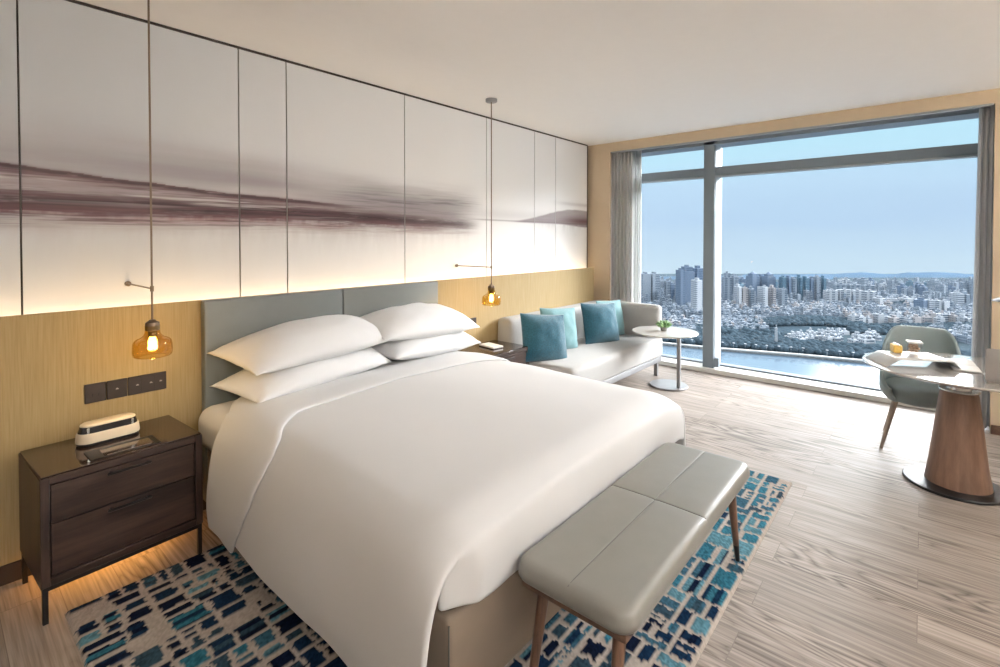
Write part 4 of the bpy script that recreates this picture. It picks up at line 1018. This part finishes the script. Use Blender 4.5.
filler(56, 636, 765, 635, 720, 5, 9, 5, 11, (0, 1, 2), ('fwhite', 'fpink', 'fgrey', 'fgrey'), 'small jumbled house block behind the river trees at the left', 'jumbled house blocks at the left')
filler(30, 925, 985, 565, 625, 4, 8, 4, 9, (0, 2), ('fwhite', 'fgrey'), 'low pale block near the river below the right white towers', 'low blocks at the right')
# the rest of the roofs, too many to count
st_ = MB()
def bulk(n, pa, pb, da, db, ha, hb):
    for i in range(n):
        px = rb.uniform(pa, pb); d = rb.uniform(da, db); x, y = at(px, d); h = rb.uniform(ha, hb); w = rb.uniform(3.5, 8); dp = rb.uniform(3.5, 7)
        mx = Matrix.Translation((x, y, GZ)) @ Matrix.Rotation(YAW+rb.uniform(-.4, .4), 4, 'Z')
        st_.box(-w/2, w/2, -dp/2, dp/2, -.2, h, 0, 1, mx); st_.box(-w*.2, w*.15, -dp*.3, dp*.2, h, h+1.5, 0, 1, mx)
bulk(850, 600, 1010, 880, 1300, 8, 24); bulk(950, 620, 1000, 730, 900, 5, 13); bulk(420, 600, 770, 630, 740, 3, 8); bulk(120, 930, 1020, 560, 690, 3, 7)
tag(build(st_, 'city_roofs', M['fgrey'], at=(*at(800, 900), GZ), smooth=False), 'dense mass of small pale roofs filling the city between the towers', 'buildings', kind='stuff')

# haze over the city
hz = bpy.data.materials.new('morning_haze'); hz.use_nodes = True; nt = hz.node_tree
for n in list(nt.nodes): nt.nodes.remove(n)
o_ = nt.nodes.new('ShaderNodeOutputMaterial'); vs = nt.nodes.new('ShaderNodeVolumeScatter'); vs.inputs['Color'].default_value = (.72, .86, 1, 1); vs.inputs['Density'].default_value = HAZE = .00003
nt.links.new(vs.outputs[0], o_.inputs['Volume'])
tag(build(MB().box(600, 1800, -1500, 2500, GZ+.5, GZ+900), 'city_haze', hz, at=(900, 300, GZ), smooth=False), 'thin blue haze lying over the city', 'haze', kind='stuff')

# ------------------------------------------------------------------ sky
wd = bpy.data.worlds.new('sky'); scene.world = wd; wd.use_nodes = True; nt = wd.node_tree; N = nt.nodes; L = nt.links
bg = N['Background']; tc = N.new('ShaderNodeTexCoord'); sp = N.new('ShaderNodeSeparateXYZ'); L.new(tc.outputs['Generated'], sp.inputs[0])
def mr(src, a, b, c, d):
    n = N.new('ShaderNodeMapRange'); n.inputs['From Min'].default_value = a; n.inputs['From Max'].default_value = b; n.inputs['To Min'].default_value = c; n.inputs['To Max'].default_value = d; L.new(src, n.inputs['Value']); return n.outputs[0]
mp = N.new('ShaderNodeMapping'); mp.inputs['Scale'].default_value = (1.2, 1.2, 9); L.new(tc.outputs['Generated'], mp.inputs['Vector'])
cn = N.new('ShaderNodeTexNoise'); cn.inputs['Scale'].default_value = 2.2; cn.inputs['Detail'].default_value = 4; L.new(mp.outputs['Vector'], cn.inputs['Vector'])
el = mr(sp.outputs[2], -.08, .20, 0, 1)
cr = N.new('ShaderNodeValToRGB'); e = cr.color_ramp.elements
def lin(*c): return tuple(.66*(v/255/12.92 if v/255 < .04045 else ((v/255+.055)/1.055)**2.4) for v in c)+(1,)
e[0].position = 0; e[0].color = lin(206, 228, 244); e[1].position = 1; e[1].color = lin(184, 233, 250)
for p, c in ((.16, (200, 226, 244)), (.42, (184, 213, 241)), (.62, (190, 221, 246)), (.82, (190, 231, 250))):
    k = e.new(p); k.color = lin(*c)
ad = N.new('ShaderNodeMath'); ad.operation = 'MULTIPLY_ADD'; ad.inputs[1].default_value = .30; L.new(cn.outputs['Fac'], ad.inputs[0])
sb = N.new('ShaderNodeMath'); sb.operation = 'SUBTRACT'; sb.inputs[1].default_value = .15; L.new(el, sb.inputs[0]); L.new(sb.outputs[0], ad.inputs[2])
L.new(ad.outputs[0], cr.inputs['Fac'])
# bright overcast above
SKYHI = 2.0; GLOW = 54.
hi = mr(sp.outputs[2], .20, .42, 0, 1)
# bright lobe added to the unseen sky above the window to light the room
ds = Vector((math.cos(R(18))*math.cos(R(-35)), math.cos(R(18))*math.sin(R(-35)), math.sin(R(18)))).normalized()
dt = N.new('ShaderNodeVectorMath'); dt.operation = 'DOT_PRODUCT'; dt.inputs[1].default_value = ds; L.new(tc.outputs['Generated'], dt.inputs[0])
lobe = mr(dt.outputs['Value'], math.cos(R(42)), math.cos(R(18)), 0, 1)
cut = mr(sp.outputs[2], .195, .25, 0, 1); cut2 = mr(sp.outputs[2], .36, .56, 1, 0)
g0 = N.new('ShaderNodeMath'); g0.operation = 'MULTIPLY'; L.new(lobe, g0.inputs[0]); L.new(cut, g0.inputs[1])
gl = N.new('ShaderNodeMath'); gl.operation = 'MULTIPLY'; L.new(g0.outputs[0], gl.inputs[0]); L.new(cut2, gl.inputs[1])
mx = N.new('ShaderNodeMix'); mx.data_type = 'RGBA'; L.new(hi, mx.inputs[0]); L.new(cr.outputs['Color'], mx.inputs[6]); mx.inputs[7].default_value = (.93*SKYHI, .97*SKYHI, 1.0*SKYHI, 1)
gx = N.new('ShaderNodeMix'); gx.data_type = 'RGBA'; L.new(gl.outputs[0], gx.inputs[0]); L.new(mx.outputs[2], gx.inputs[6]); gx.inputs[7].default_value = (.97*GLOW, .985*GLOW, 1.0*GLOW, 1)
L.new(gx.outputs[2], bg.inputs['Color']); bg.inputs['Strength'].default_value = 1.0
wd.cycles.sampling_method = 'MANUAL'; wd.cycles.sample_map_resolution = 512

# ------------------------------------------------------------------ lights
def area(name, loc, rot, sx, sy, e, col, portal=False, shape='RECTANGLE'):
    l = bpy.data.lights.new(name, 'AREA'); l.shape = shape; l.size = sx; l.size_y = sy; l.energy = e; l.color = col
    if portal: l.cycles.is_portal = True
    o = bpy.data.objects.new(name, l); C.objects.link(o); o.location = loc; o.rotation_euler = rot; return o
area('window_portal', (6.30, 1.25, 1.4), (0, R(90), 0), 2.75, 3.5, 1, (1, 1, 1), True)
LAMP_FILLW = 4.5; COVE_FILLW = 370  # power of the added fill lamps
for i, (x, y) in enumerate([(-1.5, -1.1), (-.3, -1.1), (.9, -1.1), (2.1, -1.1), (-1.5, -1.9), (.6, -1.9)]):  # unseen downlights added to brighten the room
    t = thing('added_downlight', 'round unseen downlight added in the ceiling behind the viewer', 'lamp', (x, y, CEIL), group='added unseen downlights')
    build(MB().lathe([(.085, -.001), (.105, -.001), (.107, -.006), (.085, -.008)], (x, y, CEIL), 32), 'trim_ring', M['alu_pale_lit'], t)
    build(MB().lathe([(0, -.001), (.086, -.001), (.086, -.003), (0, -.003)], (x, y, CEIL), 32), 'diffuser', M['fill_lampface'], t)
    area('added_downlight_beam', (x, y, CEIL-.012), (0, 0, 0), .17, .17, LAMP_FILLW, (.98, .98, 1.), shape='DISK')
# LED light strips; an added unseen cove on the right wall brightens the ceiling
cv = thing('added_cove', 'slim unseen cove light added along the wall to the right of the viewer', 'light', (1.6, Y0+.1, 1.80))
build(MB().box(X0+.1, 5.4, Y0+.001, Y0+.16, 1.75, 1.77, .004, 1), 'shelf', M['wall_white'], cv)
build(MB().box(X0+.1, 5.4, Y0+.145, Y0+.16, 1.7705, 1.90, .004, 1), 'lip', M['wall_white'], cv)
area('added_cove_beam', (1.6, Y0+.075, 1.80), (R(180-12), 0, 0), 7.2, .10, COVE_FILLW, (.94, .975, 1.))
area('nightstand_glow', (.59, 3.03, .13), (0, 0, 0), .42, .03, 1.6, (1, .45, .10))
area('nightstand_glow', (3.24, 3.03, .13), (0, 0, 0), .42, .03, 1.6, (1, .45, .10))

# ------------------------------------------------------------------ camera
cam = bpy.data.cameras.new('camera'); co = bpy.data.objects.new('camera', cam); C.objects.link(co); scene.camera = co
cam.sensor_width = 36; cam.sensor_fit = 'HORIZONTAL'; cam.lens = 36*FOC/1000.
cam.shift_x = 0; cam.shift_y = -(333.5-248.3)/1000.
cam.clip_start = .05; cam.clip_end = 5000
co.location = (0, 0, EYE); co.rotation_euler = (R(90-.976), 0, YAW-math.pi/2)

vs_ = scene.view_settings; vs_.view_transform = 'Standard'; vs_.look = 'None'; vs_.gamma = 1; vs_.exposure = .55; vs_.use_curve_mapping = False
cy_ = scene.cycles
cy_.max_bounces = 10; cy_.diffuse_bounces = 6; cy_.glossy_bounces = 4; cy_.transparent_max_bounces = 16; cy_.volume_bounces = 0
cy_.sample_clamp_indirect = 6; cy_.caustics_reflective = True; cy_.caustics_refractive = False; cy_.use_denoising = True
